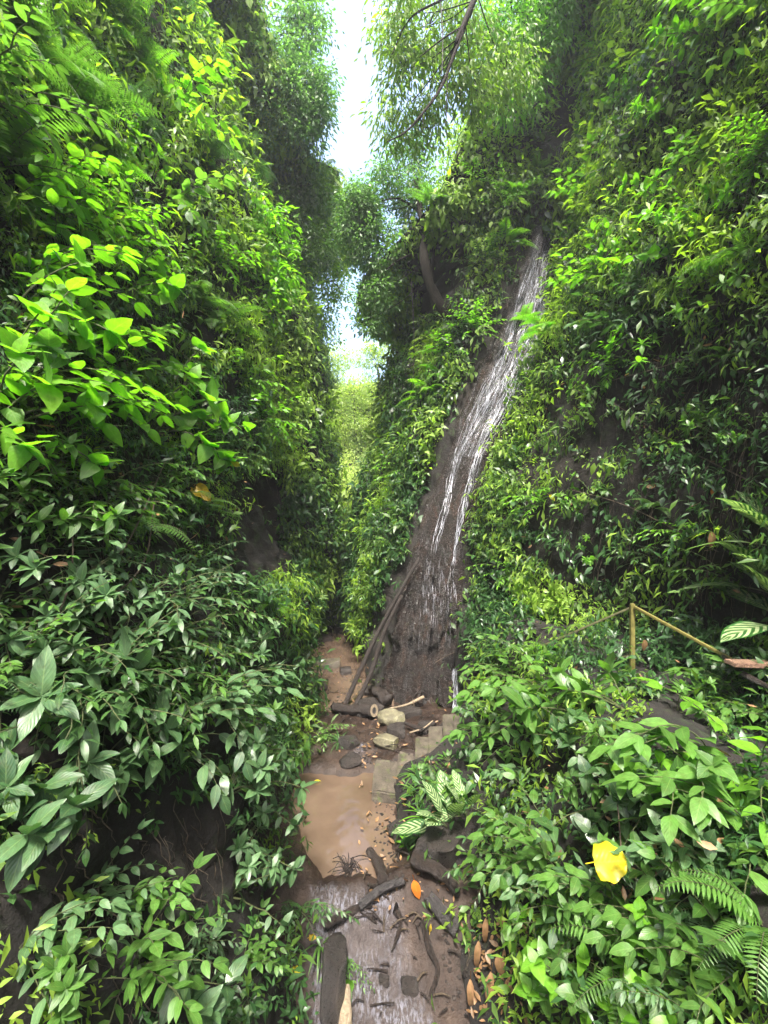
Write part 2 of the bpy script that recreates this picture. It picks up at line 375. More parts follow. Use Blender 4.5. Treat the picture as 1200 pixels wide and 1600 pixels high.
ZR3 = (-1.4, 0, 1, 2, 2.3, 4, 6, 8, 9.5, 10.6)
RC = [cc(-6, (.6, .9, 1.5, 2.3, 2.6, 3.0, 3.6, 4.2, 5, 6), ZR, 1),
      cc(0, (.6, .8, 1.4, 2.1, 3.4, 3.6, 3.9, 4.2, 5, 6), ZR, 1),
      cc(4, (.5, .95, 1.5, 2.25, 4.0, 4.1, 4.3, 4.6, 5.2, 5.9), ZR, 1),
      cc(6, (.1, .35, 1.4, 2.45, 3.9, 4.0, 4.2, 4.6, 5.2, 5.9), ZR, 1),
      cc(8, (.7, 1.2, 1.7, 2.1, 3.0, 3.2, 3.7, 4.4, 5.2, 6), ZR, 1),
      colz([(1.5, 9.3), (1.5, 9.4), (1.55, 9.6), (1.65, 9.7), (1.7, 9.8), (1.95, 10.1), (3.2, 10.8), (4.3, 11.8), (5.1, 12.9), (5.8, 13.6)], ZR, 1),
      colz([(-.1, 9.7), (-.05, 9.8), (.15, 10), (.35, 10.1), (.45, 10.2), (.95, 10.5), (2.1, 11.1), (3.4, 11.9), (4.65, 13), (5.3, 13.8)], ZR, 1),
      cc(12, (-.7, -.6, -.5, -.4, -.35, .1, 1.1, 2.0, 2.8, 3.6), ZR2, 1),
      cc(14, (-1.0, -.95, -.95, -.95, -.9, -.8, -.15, .3, .8, 1.5), ZR3, 1),
      cc(16.5, (-1.3, -1.3, -1.3, -1.2, -1.2, -1.0, -.3, .2, .9, 1.6), ZR3, 1),
      cc(20, (-.5, -.5, -.4, -.3, -.2, .0, .5, 1.2, 2, 3), ZR3, 1)]
ZL = (-1.4, 0, 1, 2, 3, 4, 7, 10, 14, 17)
ZL2 = (-1.4, 0, 1, 2, 3, 4, 7, 10, 12.5, 14)
LC = [cc(-6, (-.6, -.9, -1.5, -1.9, -2.2, -2.5, -3.2, -4, -5, -6), ZL, -1),
      cc(0, (-.5, -.9, -1.5, -1.9, -2.2, -2.5, -3.2, -4, -5, -6), ZL, -1),
      cc(4, (-.5, -.75, -1.1, -1.5, -1.9, -2.3, -3.1, -3.9, -4.9, -6), ZL, -1),
      cc(6.5, (-1.2, -1.4, -1.6, -1.8, -2.1, -2.4, -3.0, -3.6, -4.6, -6), ZL, -1),
      cc(8.5, (-1.3, -1.35, -1.5, -1.7, -1.95, -2.2, -2.4, -2.7, -4, -5.5), ZL, -1),
      cc(9.6, (-1.5, -1.5, -1.6, -1.8, -2.1, -2.5, -2.6, -2.7, -4, -5.5), ZL, -1),
      cc(10.6, (-2.3, -2.4, -2.6, -2.9, -3.2, -3.4, -3.2, -3.2, -4.2, -5.5), ZL, -1),
      cc(12.5, (-2.4, -2.4, -2.4, -2.4, -2.3, -2.3, -2.6, -2.9, -3.6, -4.5), ZL2, -1),
      cc(14, (-2.2, -2.2, -2, -1.7, -1.6, -1.5, -1.8, -2.2, -2.8, -3.6), ZL2, -1),
      cc(16, (-2.0, -2.0, -1.8, -1.8, -1.75, -1.75, -2.0, -2.4, -3.1, -4), ZL2, -1),
      cc(20, (-3, -3, -3, -2.6, -2.6, -2.4, -2.5, -2.8, -3.6, -5), ZL2, -1)]
us_r = sorted(set([round(i * .11, 3) for i in range(0, 46)] + [5 + i / 110 for i in range(0, 111)] + [6 + i * .08 for i in range(0, 51)]))
us_r = [u for u in us_r if u <= 10]
vs_ = [i / 18 for i in range(0, 9 * 18 + 1)] + [9.3, 9.6, 10, 10.3, 10.6, 11]
isrock = lambda u, v: 4.98 <= u <= 6.02 and v < 9.2
CR_, GR, NR = cliff('right_cliff', RC, 1, us_r, vs_, isrock)
us_l = [i * .075 for i in range(0, 134)]
CL_, GL, NL = cliff('left_cliff', LC, -1, us_l, vs_)

# far hillside closing the gorge
def hill_z(x, y): return -1 + max(0, (y - 20)) * 1.3 + 1.0 * noise.fractal(Vector((x * .3, y * .3, 2)), 1, 2, 4)
hv = []; hq = []; NXh, NYh = 50, 40
for i in range(NXh):
    for j in range(NYh):
        x = -16 + 32 * i / (NXh - 1); y = 18.5 + 16 * j / (NYh - 1); hv.append((x, y, min(hill_z(x, y), 11.4 + .6 * noise.noise(Vector((x * .4, y * .4, 9))))))
for i in range(NXh - 1):
    for j in range(NYh - 1): k = i * NYh + j; hq.append((k, k + NYh, k + NYh + 1, k + 1))
me = bpy.data.meshes.new('hill'); me.from_pydata(hv, [], hq); me.materials.append(SOIL); HILL = bpy.data.objects.new('hillside', me); C.objects.link(HILL); HILL['kind'] = 'structure'

# stream bed between the cliffs
def interp(x, xs, ys): return float(np.interp(x, xs, ys))
def bedz(x, y):
    if 4.2 < y < 8.6: y = y + .13 * noise.noise(Vector((x * 2.6, y * .8, 3))) + .05 * noise.noise(Vector((x * 8, y * 3, 6)))
    z = interp(y, [-6, 2.6, 3.4, 4.1, 4.6, 4.9, 5.3, 6.9, 7.15, 7.6, 8.6, 9.2, 16, 20], [-2.0, -1.3, -.85, -.40, -.06, .05, -.10, -.12, .08, .13, .16, .04, .06, .3])
    z += .06 * noise.fractal(Vector((x * 1.6, y * 1.6, 0)), .9, 2, 4) + (.05 if y > 7.2 or y < 4.9 else .02) * noise.fractal(Vector((x * 6, y * 6, 4)), .9, 2, 3)
    if 3 < y < 4.9: z += .07 * noise.ridged_multi_fractal(Vector((x * 1.8, y * 1.5, 0)), .9, 2, 4, 1, 2) - .07
    if y > 9: z += .14 * max(0, noise.noise(Vector((x * .9, y * .7, 5))))
    if 4.4 < y < 7.3: z += .22 * max(0, min(1, (interp(y, [4.4, 4.9, 5.8, 7], [-.45, -.62, -.98, -1.5]) - x) / .18))
    # right shore of the pool
    if 4.6 < y < 7.3: z += .17 * max(0, min(1, (x + .12 - (y - 4.9) * .03) / .35))
    return z
bv = []; bq = []; NX, NY = 110, 300
for i in range(NX):
    for j in range(NY):
        x = -3.6 + 6.4 * i / (NX - 1); y = -6 + 26.5 * (j / (NY - 1)) ** .9; bv.append((x, y, bedz(x, y)))
for i in range(NX - 1):
    for j in range(NY - 1): k = i * NY + j; bq.append((k, k + NY, k + NY + 1, k + 1))
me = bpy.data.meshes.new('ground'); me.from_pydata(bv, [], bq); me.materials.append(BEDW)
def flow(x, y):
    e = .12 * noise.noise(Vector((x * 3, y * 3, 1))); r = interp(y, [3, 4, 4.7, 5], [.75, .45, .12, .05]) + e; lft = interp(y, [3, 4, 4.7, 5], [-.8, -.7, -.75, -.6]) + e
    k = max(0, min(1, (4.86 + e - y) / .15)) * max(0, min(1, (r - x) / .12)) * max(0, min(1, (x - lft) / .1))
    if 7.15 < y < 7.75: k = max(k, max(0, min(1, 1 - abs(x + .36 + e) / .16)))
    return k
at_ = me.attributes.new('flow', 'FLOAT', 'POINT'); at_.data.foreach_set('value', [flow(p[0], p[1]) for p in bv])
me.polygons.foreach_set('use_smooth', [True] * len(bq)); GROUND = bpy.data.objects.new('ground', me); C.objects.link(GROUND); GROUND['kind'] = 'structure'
def sheet(name, x0, x1, y0, y1, z, m, n=60):
    V = [(x0 + (x1 - x0) * i / n, y0 + (y1 - y0) * j / n, z + .004 * noise.noise(Vector((i * .5, j * .5, 0)))) for i in range(n + 1) for j in range(n + 1)]
    Q = [(i * (n + 1) + j, (i + 1) * (n + 1) + j, (i + 1) * (n + 1) + j + 1, i * (n + 1) + j + 1) for i in range(n) for j in range(n)]
    me = bpy.data.meshes.new(name); me.from_pydata(V, [], Q); me.materials.append(m); me.polygons.foreach_set('use_smooth', [True] * len(Q))
    o = bpy.data.objects.new(name, me); C.objects.link(o); o['kind'] = 'structure'; return o
POOL = sheet('pool_water', -1.9, .6, 4.66, 7.22, 0.0, WATER)
STREAM = sheet('stream_water', -2.7, .2, 8.9, 17.5, 0.13, WATER)

def tris_of(obs):
    V = []; T = []
    for o in obs:
        b = len(V); V += [v.co.copy() for v in o.data.vertices]
        T += [[b + i for i in p.vertices] for p in o.data.polygons]
    return V, T
BV = BVHTree.FromPolygons(*tris_of([CR_, CL_, GROUND, HILL, POOL, STREAM]))
def hit(px, py, default=12.0):
    d = Vector(((px - 600) / F, 1, -(py - 800) / F)).normalized()
    r = BV.ray_cast(camo.location, d)
    if r[0] is None:
        return at(px, py, default), Vector((0, -1, .2)).normalized()
    n = r[1]
    if n.dot(d) > 0: n = -n
    return r[0], n
def down(x, y, z0=3.0):
    r = BV.ray_cast(Vector((x, y, z0)), Vector((0, 0, -1)))
    return r[0] if r[0] is not None else Vector((x, y, 0))
#@@PART2
rng = np.random.default_rng(11)
def rnd(a, b): return random.uniform(a, b)

# ------------------------------------------------------------------ falling water on the rock
def on_rock(px, py, off=.03):
    p, n = hit(px, py); return p + n * off
def strand_path(ctrl, jx, step=9):
    pts = bez([(c[0], c[1], 0) for c in ctrl], 8); out = []
    ph = rnd(0, 6); 
    for p in pts:
        t = (p.y - ctrl[0][1]) / (ctrl[-1][1] - ctrl[0][1])
        wd = np.interp(p.y, [c[1] for c in ctrl], [c[2] for c in ctrl])
        out.append((p.x + wd * jx + 2.2 * math.sin(p.y * .045 + ph) + rnd(-.8, .8), p.y))
    return out
fall = Acc()
SA = [(902, 168, 4), (888, 205, 5), (876, 235, 5), (866, 300, 6), (852, 350, 8), (838, 400, 12), (822, 470, 20), (805, 545, 24), (764, 610, 20), (727, 682, 9), (708, 735, 6), (695, 798, 5), (680, 845, 5), (668, 905, 7)]
SB = [(908, 180, 3), (893, 215, 4), (882, 250, 4), (872, 320, 5), (862, 370, 6), (850, 420, 8), (846, 490, 14), (828, 560, 20), (792, 630, 16), (754, 697, 9), (737, 748, 6), (723, 800, 5), (713, 855, 4), (706, 915, 5)]
def add_strands(acc, ctrl, n, r, y0=0, y1=1):
    for k in range(n):
        path = strand_path(ctrl, rnd(-1, 1))
        a = int(len(path) * rnd(0, .25) if y0 == 0 else len(path) * y0); b = int(len(path) * rnd(.75, 1) if y1 == 1 else len(path) * y1)
        path = path[a:b]
        if len(path) < 4: continue
        pts = [on_rock(x, y, .015) for x, y in path]
        keep = [pts[0]]
        for p in pts[1:]:
            if (p - keep[-1]).length < 1.2: keep.append(p)
        rr = [max(.002, r * (.35 + .9 * abs(noise.noise(p * 2.1 + Vector((k, 0, 0)))) + .3 * rnd(0, 1))) for p in keep]; rr[0] = rr[-1] = .001
        if len(keep) > 3: tube(acc, keep, rr, sides=4, flat=.5)
add_strands(fall, SA, 8, .005); add_strands(fall, SB, 9, .005)
add_strands(fall, SA, 3, .010, .5, .96); add_strands(fall, SB, 4, .011, .48, .97)
for k in range(210):      # short broken threads and splashes over the upper sheet
    y = rnd(390, 640); cx = np.interp(y, [390, 470, 545, 615, 640], [845, 835, 815, 780, 765]); x = cx + rnd(-1, 1) * np.interp(y, [390, 500, 640], [14, 32, 30])
    L = rnd(12, 45); pts = [on_rock(x - (i / 5) * L * .35 + rnd(-.8, .8), y + i / 5 * L, .018) for i in range(6)]
    if max((pts[i + 1] - pts[i]).length for i in range(5)) < .6: tube(fall, pts, [.001, .004, .006, .005, .004, .001], sides=4, flat=.5)
for k in range(90):       # thin trails lower down the rock
    y = rnd(865, 1000); x = np.interp(y, [880, 1010], [685, 686]) + rnd(-1, 1) * np.interp(y, [880, 1010], [26, 34]); L = rnd(8, 30)
    pts = [on_rock(x + (i / 4) * rnd(-1, 1), y + i / 4 * L, .012) for i in range(5)]
    if max((pts[i + 1] - pts[i]).length for i in range(4)) < .4: tube(fall, pts, [.0008, .003, .0035, .003, .0008], sides=4, flat=.5)
for k in range(9):        # small spout at the foot
    x = 712 + rnd(-4, 4); pts = [on_rock(x + rnd(-1, 1) - 1.5 * (i == 9), 1045 + i * 7.2, .035) for i in range(10)]
    tube(fall, pts, [.002] + [rnd(.005, .014) for _ in range(8)] + [.004], sides=4, flat=.6)
fo = fall.build('falling_water', FOAM); props(fo, 'white threads of water running down the tall dark rock face', 'waterfall')
def veil(name, rows, lab):
    acc = Acc(); V = []; UV = []; m = 14
    for i, (y, xl, xr) in enumerate(rows):
        for j in range(m + 1):
            p = on_rock(xl + (xr - xl) * j / m, y, .022); V.append(p); UV.append((y / 200, -1 + 2 * j / m, 0))
    Q = [(i * (m + 1) + j, i * (m + 1) + j + 1, (i + 1) * (m + 1) + j + 1, (i + 1) * (m + 1) + j) for i in range(len(rows) - 1) for j in range(m)]
    acc.add(np.array([tuple(v) for v in V]), Q, np.array(UV)); return acc.build('water_veil', VEIL, fo)
rows = []
for y in range(250, 720, 8):
    c = np.interp(y, [250, 330, 400, 470, 545, 615, 680, 740, 800, 900, 1000], [872, 858, 842, 832, 812, 782, 748, 725, 712, 692, 688])
    hw = np.interp(y, [250, 400, 500, 600, 700, 800, 900, 1000], [8, 18, 34, 36, 26, 20, 26, 30]); rows.append((y, c - hw, c + hw))
veil('v', rows, '')

# ------------------------------------------------------------------ stones, steps, wood
def rock_mesh(name, size, m, seed, sub=4, flat=.25, parent=None, rough=.28):
    bm = bmesh.new(); bmesh.ops.create_icosphere(bm, subdivisions=sub, radius=1)
    off = Vector((seed * 3.7, seed * 1.3, seed)); rs = random.Random(seed * 7)
    pl = [(Vector((rs.gauss(0, 1), rs.gauss(0, 1), rs.gauss(0, .8))).normalized(), rs.uniform(.55, .85)) for _ in range(11)]
    for v in bm.verts:
        p = v.co.copy(); d = 1 + rough * noise.fractal(p * 1.1 + off, .8, 2, 3) + .3 * rough * noise.noise(p * 4 + off)
        q = p * d
        for pn, ph in pl:
            e = q.dot(pn)
            if e > ph: q = q - pn * (e - ph) * .93
        q = q * 1.25
        q.x = max(-.8, min(.8, q.x)) ; q.y = max(-.8, min(.8, q.y)); q.z = max(-.75, min(.72, q.z)) + .04 * noise.noise(p * 3 + off)
        v.co = Vector((q.x * size[0], q.y * size[1], q.z * size[2]))
    me = bpy.data.meshes.new(name); bm.to_mesh(me); bm.free(); me.materials.append(m)
    me.polygons.foreach_set('use_smooth', [sub > 2] * len(me.polygons))
    o = bpy.data.objects.new(name, me); C.objects.link(o)
    if parent: o.parent = parent
    return o
ROCKS = [  # px, py, size, material, label, rz
    (575, 1112, (.34, .26, .20), DARKSTONE, 'dark knobbly stone beside the hollow log end, below the leaning poles', .4),
    (612, 1128, (.30, .20, .17), PALESTONE, 'flat yellowish stone just above the pale block, left of the steps', .2),
    (604, 1162, (.24, .15, .13), PALESTONE, 'pale cream block of stone at the head of the brown pool', -.5),
    (618, 1148, (.20, .16, .16), DARKSTONE, 'small dark stone wedged between the two yellowish stones', .1),
    (545, 1165, (.20, .16, .14), DARKSTONE, 'dark stone among the leaves at the left of the little cascade', .8),
    (547, 1192, (.20, .15, .12), DARKSTONE, 'wet dark stone on the pool lip left of the little cascade', .3),
    (640, 1118, (.28, .14, .14), DARKSTONE, 'low brown stone below the foot of the rock face', .2),
    (664, 1140, (.22, .16, .12), DARKSTONE, 'brown stone against the uppermost stone step', .9),
    (498, 1000, (.5, .3, .14), DARKSTONE, 'flat grey rock in the upper stream, left bank', .1),
    (540, 988, (.4, .25, .16), DARKSTONE, 'rounded grey rock closing the far end of the upper stream', .5),
    (512, 1040, (.42, .34, .12), STONE, 'broad flat slab lying in the upper stream', .3),
    (540, 1052, (.16, .14, .14), DARKSTONE, 'small dark stone below the flat slab in the upper stream', .3),
    (498, 1078, (.2, .16, .12), DARKSTONE, 'dark stone on the left bank beside the leaning poles', .6),
    (697, 1092, (.22, .2, .40), ROCK, 'upright wet boulder beside the small spout at the foot of the fall', .2),
    (622, 1300, (.16, .14, .10), DARKSTONE, 'dark stone on the pool shore below the patterned leaves', .2),
    (600, 1240, (.16, .22, .06), STONE, 'flat brown stone on the right shore of the brown pool', .2),
    (690, 1330, (.34, .26, .26), DARKSTONE, 'black boulder under the patterned leaves', .9),
    (520, 1565, (.13, .3, .42), DARKSTONE, 'upright dark rock at the bottom edge, left of the cascade', .1),
    (640, 1545, (.10, .08, .08), DARKSTONE, 'small brown stone in the middle of the wet cascade', .1),
    (600, 1535, (.06, .05, .05), DARKSTONE, 'pebble standing out of the shining cascade water', .1),
]
for i, (px, py, s, m, lab, rz) in enumerate(ROCKS):
    p, n = hit(px, py); o = rock_mesh('boulder' if max(s) > .3 else 'stone', s, m, i + 1, rough=.34 if m != STONE else .2)
    o.location = p + Vector((0, 0, s[2] * .25)); o.rotation_euler = (rnd(-.15, .15), rnd(-.15, .15), rz); props(o, lab, 'boulder' if max(s) > .3 else 'stone', 'loose stones along the stream')
# gravel: too many to count
acc = Acc()
def pebble(seed):
    bm = bmesh.new(); bmesh.ops.create_cube(bm, size=1.4); bmesh.ops.subdivide_edges(bm, edges=bm.edges, cuts=1, use_grid_fill=True)
    for v in bm.verts: v.co = v.co.normalized() * (1 + .3 * noise.noise(v.co * 2 + Vector((seed, 0, 0)))); v.co.z *= .55
    V = np.array([tuple(v.co) for v in bm.verts]); Q = np.array([[v.index for v in f.verts] for f in bm.faces]); bm.free(); return V, Q, np.zeros((len(V), 3))
pb = [pebble(s) for s in (1, 5, 9)]
for t in pb:
    pos = []; sc_l = []
    for k in range(520):
        q = rnd(0, 1)
        if q < .38: px, py = rnd(495, 590), rnd(1040, 1120)
        elif q < .7: px, py = rnd(540, 690), rnd(1110, 1200)
        elif q < .8: px, py = rnd(585, 630), rnd(1230, 1400)
        else: px, py = rnd(520, 760), rnd(1400, 1590)
        p, n = hit(px, py)
        if n.z > .5 and not (py > 1400 and px < 690): pos.append(p); sc_l.append(rnd(.006, .022) * (1.6 if rnd(0, 1) < .1 else 1))
    n_ = len(pos); d = rng.normal(size=(n_, 3)); d[:, 2] *= .2
    batch(acc, t, np.array([tuple(p) for p in pos]), d, np.tile([0, 0, 1.], (n_, 1)), np.array(sc_l), np.full(n_, .5))
props(acc.build('gravel', DARKSTONE), 'wet gravel and small stones along the stream bed', 'gravel', kind='stuff')

# stone steps climbing from the pool to the path
def slab(name, pts, h, m, seed):
    """pts: four corners (top), extruded down by h, with chipped edges"""
    bm = bmesh.new(); top = [bm.verts.new(p) for p in pts]; f = bm.faces.new(top)
    r = bmesh.ops.extrude_face_region(bm, geom=[f]); 
    for v in r['geom']:
        if isinstance(v, bmesh.types.BMVert): v.co.z -= h
    bmesh.ops.recalc_face_normals(bm, faces=bm.faces)
    bmesh.ops.bevel(bm, geom=bm.edges[:], offset=.018, segments=2, affect='EDGES')
    bmesh.ops.triangulate(bm, faces=bm.faces)
    bmesh.ops.subdivide_edges(bm, edges=[e for e in bm.edges if e.calc_length() > .12], cuts=3)
    for v in bm.verts: v.co += .014 * noise.noise_vector(v.co * 6 + Vector((seed, 0, 0))) 
    me = bpy.data.meshes.new(name); bm.to_mesh(me); bm.free(); me.materials.append(m)
    o = bpy.data.objects.new(name, me); C.objects.link(o); return o
def quad_px(corners, Y): return [at(a, b, y) for (a, b), y in zip(corners, Y)]
STEPS = [((588, 1186, 620, 1187, 618, 1240, 582, 1236), (.10, .06), 'lowest broad stone step at the corner of the brown pool'),
         ((626, 1166, 644, 1166, 640, 1222, 619, 1222), (.20, .12), 'narrow stone step next above the pool corner'),
         ((652, 1150, 669, 1150, 668, 1204, 648, 1204), (.34, .26), 'stone step in the middle of the flight, mossy joint on its left'),
         ((672, 1134, 692, 1134, 694, 1186, 671, 1186), (.50, .42), 'stone step second from the top of the flight'),
         ((694, 1114, 716, 1116, 722, 1150, 694, 1148), (.70, .62), 'topmost stone step, right below the small spout')]
for i, (c, (zt, zb), lab) in enumerate(STEPS):
    z = zt; P = []
    z += .05
    for k in range(4):
        ex = -2 if k in (0, 3) else 3
        Y = (CAMZ - z) * F / (c[2 * k + 1] - 800); P.append(at(c[2 * k] + ex, c[2 * k + 1], Y))
    for p in P: p.z = z
    o = slab('stone_step', P, .34 + i * .06, STONE, i * 3); props(o, lab, 'step', 'stone steps beside the pool')
# low wall that carries the steps
for (c, z, lab) in (((622, 1196, 700, 1150, 700, 1178, 640, 1232), -.02, 'rubble footing under the stone steps'),):
    P = []
    for k in range(4):
        Y = (CAMZ - .2) * F / (c[2 * k + 1] - 800); q = at(c[2 * k], c[2 * k + 1], Y); q.z = .1; P.append(q)
    props(slab('stone_footing', P, .3, DARKSTONE, 5), lab, 'footing')

def log_obj(name, pts, r0, r1, m, lab, cat, group=None, sides=14, lump=.12, hollow=False):
    acc = Acc(); P = bez(pts, 8); n = len(P)
    tube(acc, P, r0, r1, sides)
    V = acc.v[0]
    for i in range(len(V)):
        c = P[min(i // sides, n - 1)]; q = Vector(V[i]); d = q - c
        V[i] = tuple(c + d * (1 + lump * 2 * noise.fractal(q * 7 + Vector((len(lab), 0, 0)), .8, 2, 3)))
    o = acc.build(name, m); props(o, lab, cat, group)
    if hollow:
        a2 = Acc(); e = P[-1]; t = (P[-1] - P[-2]).normalized()
        ring = [e + t * .004, e + t * .006]; x = t.cross(Vector((0, 0, 1))).normalized(); y = t.cross(x)
        for (ra, rb, tt, nm, mm) in ((r1 * .98, r1 * .5, .012, 'cut_end', PALEWOOD), (r1 * .5, .002, .002, 'hollow', BLACKWOOD)):  # flat dark disc stands in for the shaded inside of the log
            a3 = Acc(); V2 = [e + t * tt + (x * math.cos(k * math.pi / 8) + y * math.sin(k * math.pi / 8)) * rr for rr in (ra, rb) for k in range(16)]
            a3.add(np.array([tuple(v) for v in V2]), [(k, (k + 1) % 16, 16 + (k + 1) % 16, 16 + k) for k in range(16)]); a3.build(nm, mm, o, smooth=False)
    return o
def gp(px, py, dz=0.0):
    p, n = hit(px, py); return p + Vector((0, 0, dz))
# leaning poles against the rock
pe, ne = hit(664, 868)
P0 = gp(540, 1102, .03); log_obj('leaning_pole', [P0, at(566, 1040, P0.y + .25), at(604, 962, P0.y + .5), at(655, 872, P0.y + .75)], .052, .034, WETWOOD, 'long dark pole leaning on the rock face, the left and longer of the pair', 'pole', 'poles leaning on the rock', lump=.06)
P1 = gp(552, 1112, .03); log_obj('leaning_pole', [P1, at(580, 1050, P1.y + .25), at(600, 988, P1.y + .42), at(628, 930, P1.y + .6)], .05, .036, WETWOOD, 'shorter dark pole leaning on the rock face, just right of the longer one', 'pole', 'poles leaning on the rock', lump=.06)
log_obj('log', [gp(520, 1112, .1), gp(550, 1118, .12), gp(584, 1122, .14)], .085, .115, WETWOOD, 'short hollow log lying below the leaning poles, cut end facing the pool', 'log', hollow=True)
log_obj('log', [gp(575, 1092, .2), gp(592, 1102, .26), gp(606, 1112, .22)], .10, .13, WETWOOD, 'stubby wet log lying across the stones at the rock foot', 'log', lump=.22)
log_obj('branch', [gp(604, 1118, .12), gp(636, 1112, .14), gp(662, 1104, .2)], .014, .03, PALEWOOD, 'pale peeled branch lying at the foot of the rock face', 'branch')
log_obj('branch', [gp(640, 1156, .12), gp(662, 1150, .14), gp(676, 1144, .2)], .014, .012, PALEWOOD, 'thin pale stick lying above the stone steps', 'branch')
log_obj('branch', [gp(632, 1138, .1), gp(646, 1146, .12), gp(660, 1152, .12)], .03, .05, WETWOOD, 'short dark driftwood piece left of the stone steps', 'branch')
# debris dam below the pool
log_obj('plank', [gp(562, 1424, .05), gp(596, 1400, .07), gp(632, 1388, .08)], .042, .036, BLACKWOOD, 'wet black plank lying across the pool outlet', 'plank', sides=6, lump=.04)
log_obj('log', [gp(578, 1330, .0), gp(590, 1352, .03), gp(600, 1378, .02)], .05, .06, WETWOOD, 'mossy stump of log standing in the pool outlet', 'log')
log_obj('log', [gp(648, 1356, .12), gp(690, 1385, .12), gp(715, 1410, .1)], .075, .05, WETWOOD, 'rotten log with reddish broken end, under the patterned leaves', 'log', hollow=False, lump=.2)
log_obj('log', [gp(668, 1408, .06), gp(692, 1440, .06), gp(716, 1460, .06)], .06, .075, BLACKWOOD, 'thick blackened log right of the orange leaf', 'log', lump=.15)
log_obj('root', [gp(660, 1440, .0), gp(672, 1490, .04), gp(684, 1520, .03), gp(672, 1560, .0)], .035, .018, WETWOOD, 'crooked brown root snaking down the right side of the cascade', 'root', lump=.15)
log_obj('branch', [gp(618, 1425, .02), gp(626, 1450, .05), gp(612, 1490, .02)], .03, .012, WETWOOD, 'dark forked driftwood below the black plank', 'branch', lump=.25)
log_obj('branch', [gp(505, 1450, .02), gp(545, 1432, .04), gp(580, 1415, .03)], .04, .03, WETWOOD, 'brown limb along the upper lip of the cascade', 'branch', lump=.15)
log_obj('branch', [gp(536, 1560, .1), gp(540, 1590, .1), gp(542, 1640, .05)], .05, .07, PALEWOOD, 'pale broken branch stub standing at the bottom edge', 'branch', lump=.2)
for k in range(64):       # loose sticks
    a = rnd(0, 6.3); 
    if k < 26: px, py = rnd(570, 690), rnd(1330, 1460)
    elif k < 42: px, py = rnd(560, 700), rnd(1440, 1590)
    else: px, py = rnd(500, 680), rnd(1020, 1180)
    L = rnd(14, 40); p = gp(px, py, .02); q = gp(px + L * math.cos(a), py + L * .6 * math.sin(a), .05)
    if (p - q).length > .9: continue
    m_ = (p + q) / 2 + Vector((0, 0, rnd(.0, .05)))
    kd = ('among the debris below the pool', 'on the wet cascade', 'on the upper stream bed')[0 if k < 26 else 1 if k < 42 else 2]
    log_obj('stick', [p, m_, q], rnd(.006, .014), .005, random.choice([WETWOOD, WETWOOD, TWIG]), f'small loose stick lying {kd}', 'stick', f'loose sticks {kd}', sides=5, lump=.1)
# twig clump standing in the pool
acc = Acc(); base = gp(545, 1362, .0)
for k in range(26):
    a = rnd(0, 6.3); L = rnd(.08, .26); tube(acc, bez([base + Vector((rnd(-.05, .05), rnd(-.1, .1), 0)), base + Vector((L * .5 * math.cos(a), L * .6 * math.sin(a), rnd(.03, .14))), base + Vector((L * math.cos(a), L * 1.3 * math.sin(a), rnd(-.01, .05)))], 4), .006, .003, 4)
props(acc.build('twig_clump', WETWOOD), 'tangle of dark twigs stranded in the middle of the brown pool', 'twigs')

# ------------------------------------------------------------------ handrail and walkway on the right
hr = empty('handrail', at(988, 1040, 5.7), 0, 'yellow green handrail with a square post beside the path on the right', 'handrail')
def bar(name, a, b, w_, h_, m, parent, sub=1):
    a = Vector(a); b = Vector(b); d = (b - a); L = d.length; bm = bmesh.new(); bmesh.ops.create_cube(bm, size=1)
    for v in bm.verts: v.co = Vector((v.co.x * L, v.co.y * w_, v.co.z * h_))
    bmesh.ops.bevel(bm, geom=bm.edges[:], offset=min(w_, h_) * .15, segments=2, affect='EDGES')
    q = d.to_track_quat('X', 'Z'); me = bpy.data.meshes.new(name)
    bm.transform(Matrix.Translation((a + b) / 2) @ q.to_matrix().to_4x4()); bm.to_mesh(me); bm.free(); me.materials.append(m)
    o = bpy.data.objects.new(name, me); C.objects.link(o)
    if parent: o.parent = parent; o.matrix_parent_inverse = Matrix.Translation(parent.location).inverted()
    return o
T0 = at(988, 943, 5.7); B0 = at(988, 1075, 5.7)
post = bar('post', B0, T0 + Vector((0, 0, .0)), .052, .052, RAILM, hr); 
cap = bar('post_cap', T0 + Vector((0, 0, .001)), T0 + Vector((0, 0, .02)), .066, .066, RAILM, None); cap.parent = post; 
cap.matrix_parent_inverse = Matrix.Translation(hr.location).inverted()
bar('post', at(845, 1090, 6.9), at(845, 1008, 6.9), .05, .05, RAILP, hr)
bar('top_rail', at(991, 948, 5.66), at(1142, 1030, 4.6), .034, .03, RAILM, hr)
bar('top_rail', at(984, 950, 5.74), at(845, 1010, 6.9), .028, .025, RAILP, hr)
bar('lower_rail', at(984, 1024, 5.74), at(880, 1049, 6.7), .026, .026, RAILP, hr)
log_obj('branch', [at(1130, 1025, 4.6), at(1165, 1055, 4.4), at(1225, 1085, 4.2)], .02, .03, WETWOOD, 'bent dark branch under the lower end of the handrail', 'branch')
wk = empty('walkway', at(1200, 1040, 4.4), 0, 'reddish brown wooden walkway boards entering at the right edge', 'walkway')
for k in range(3):
    bar('board', at(1140, 1036, 4.75 - k * .17), at(1330, 1042, 4.75 - k * .17), .15, .04, bark('walkway_wood', (.10, .055, .035), (.26, .15, .10), 8, .6) if k == 0 else bpy.data.materials['walkway_wood'], wk)
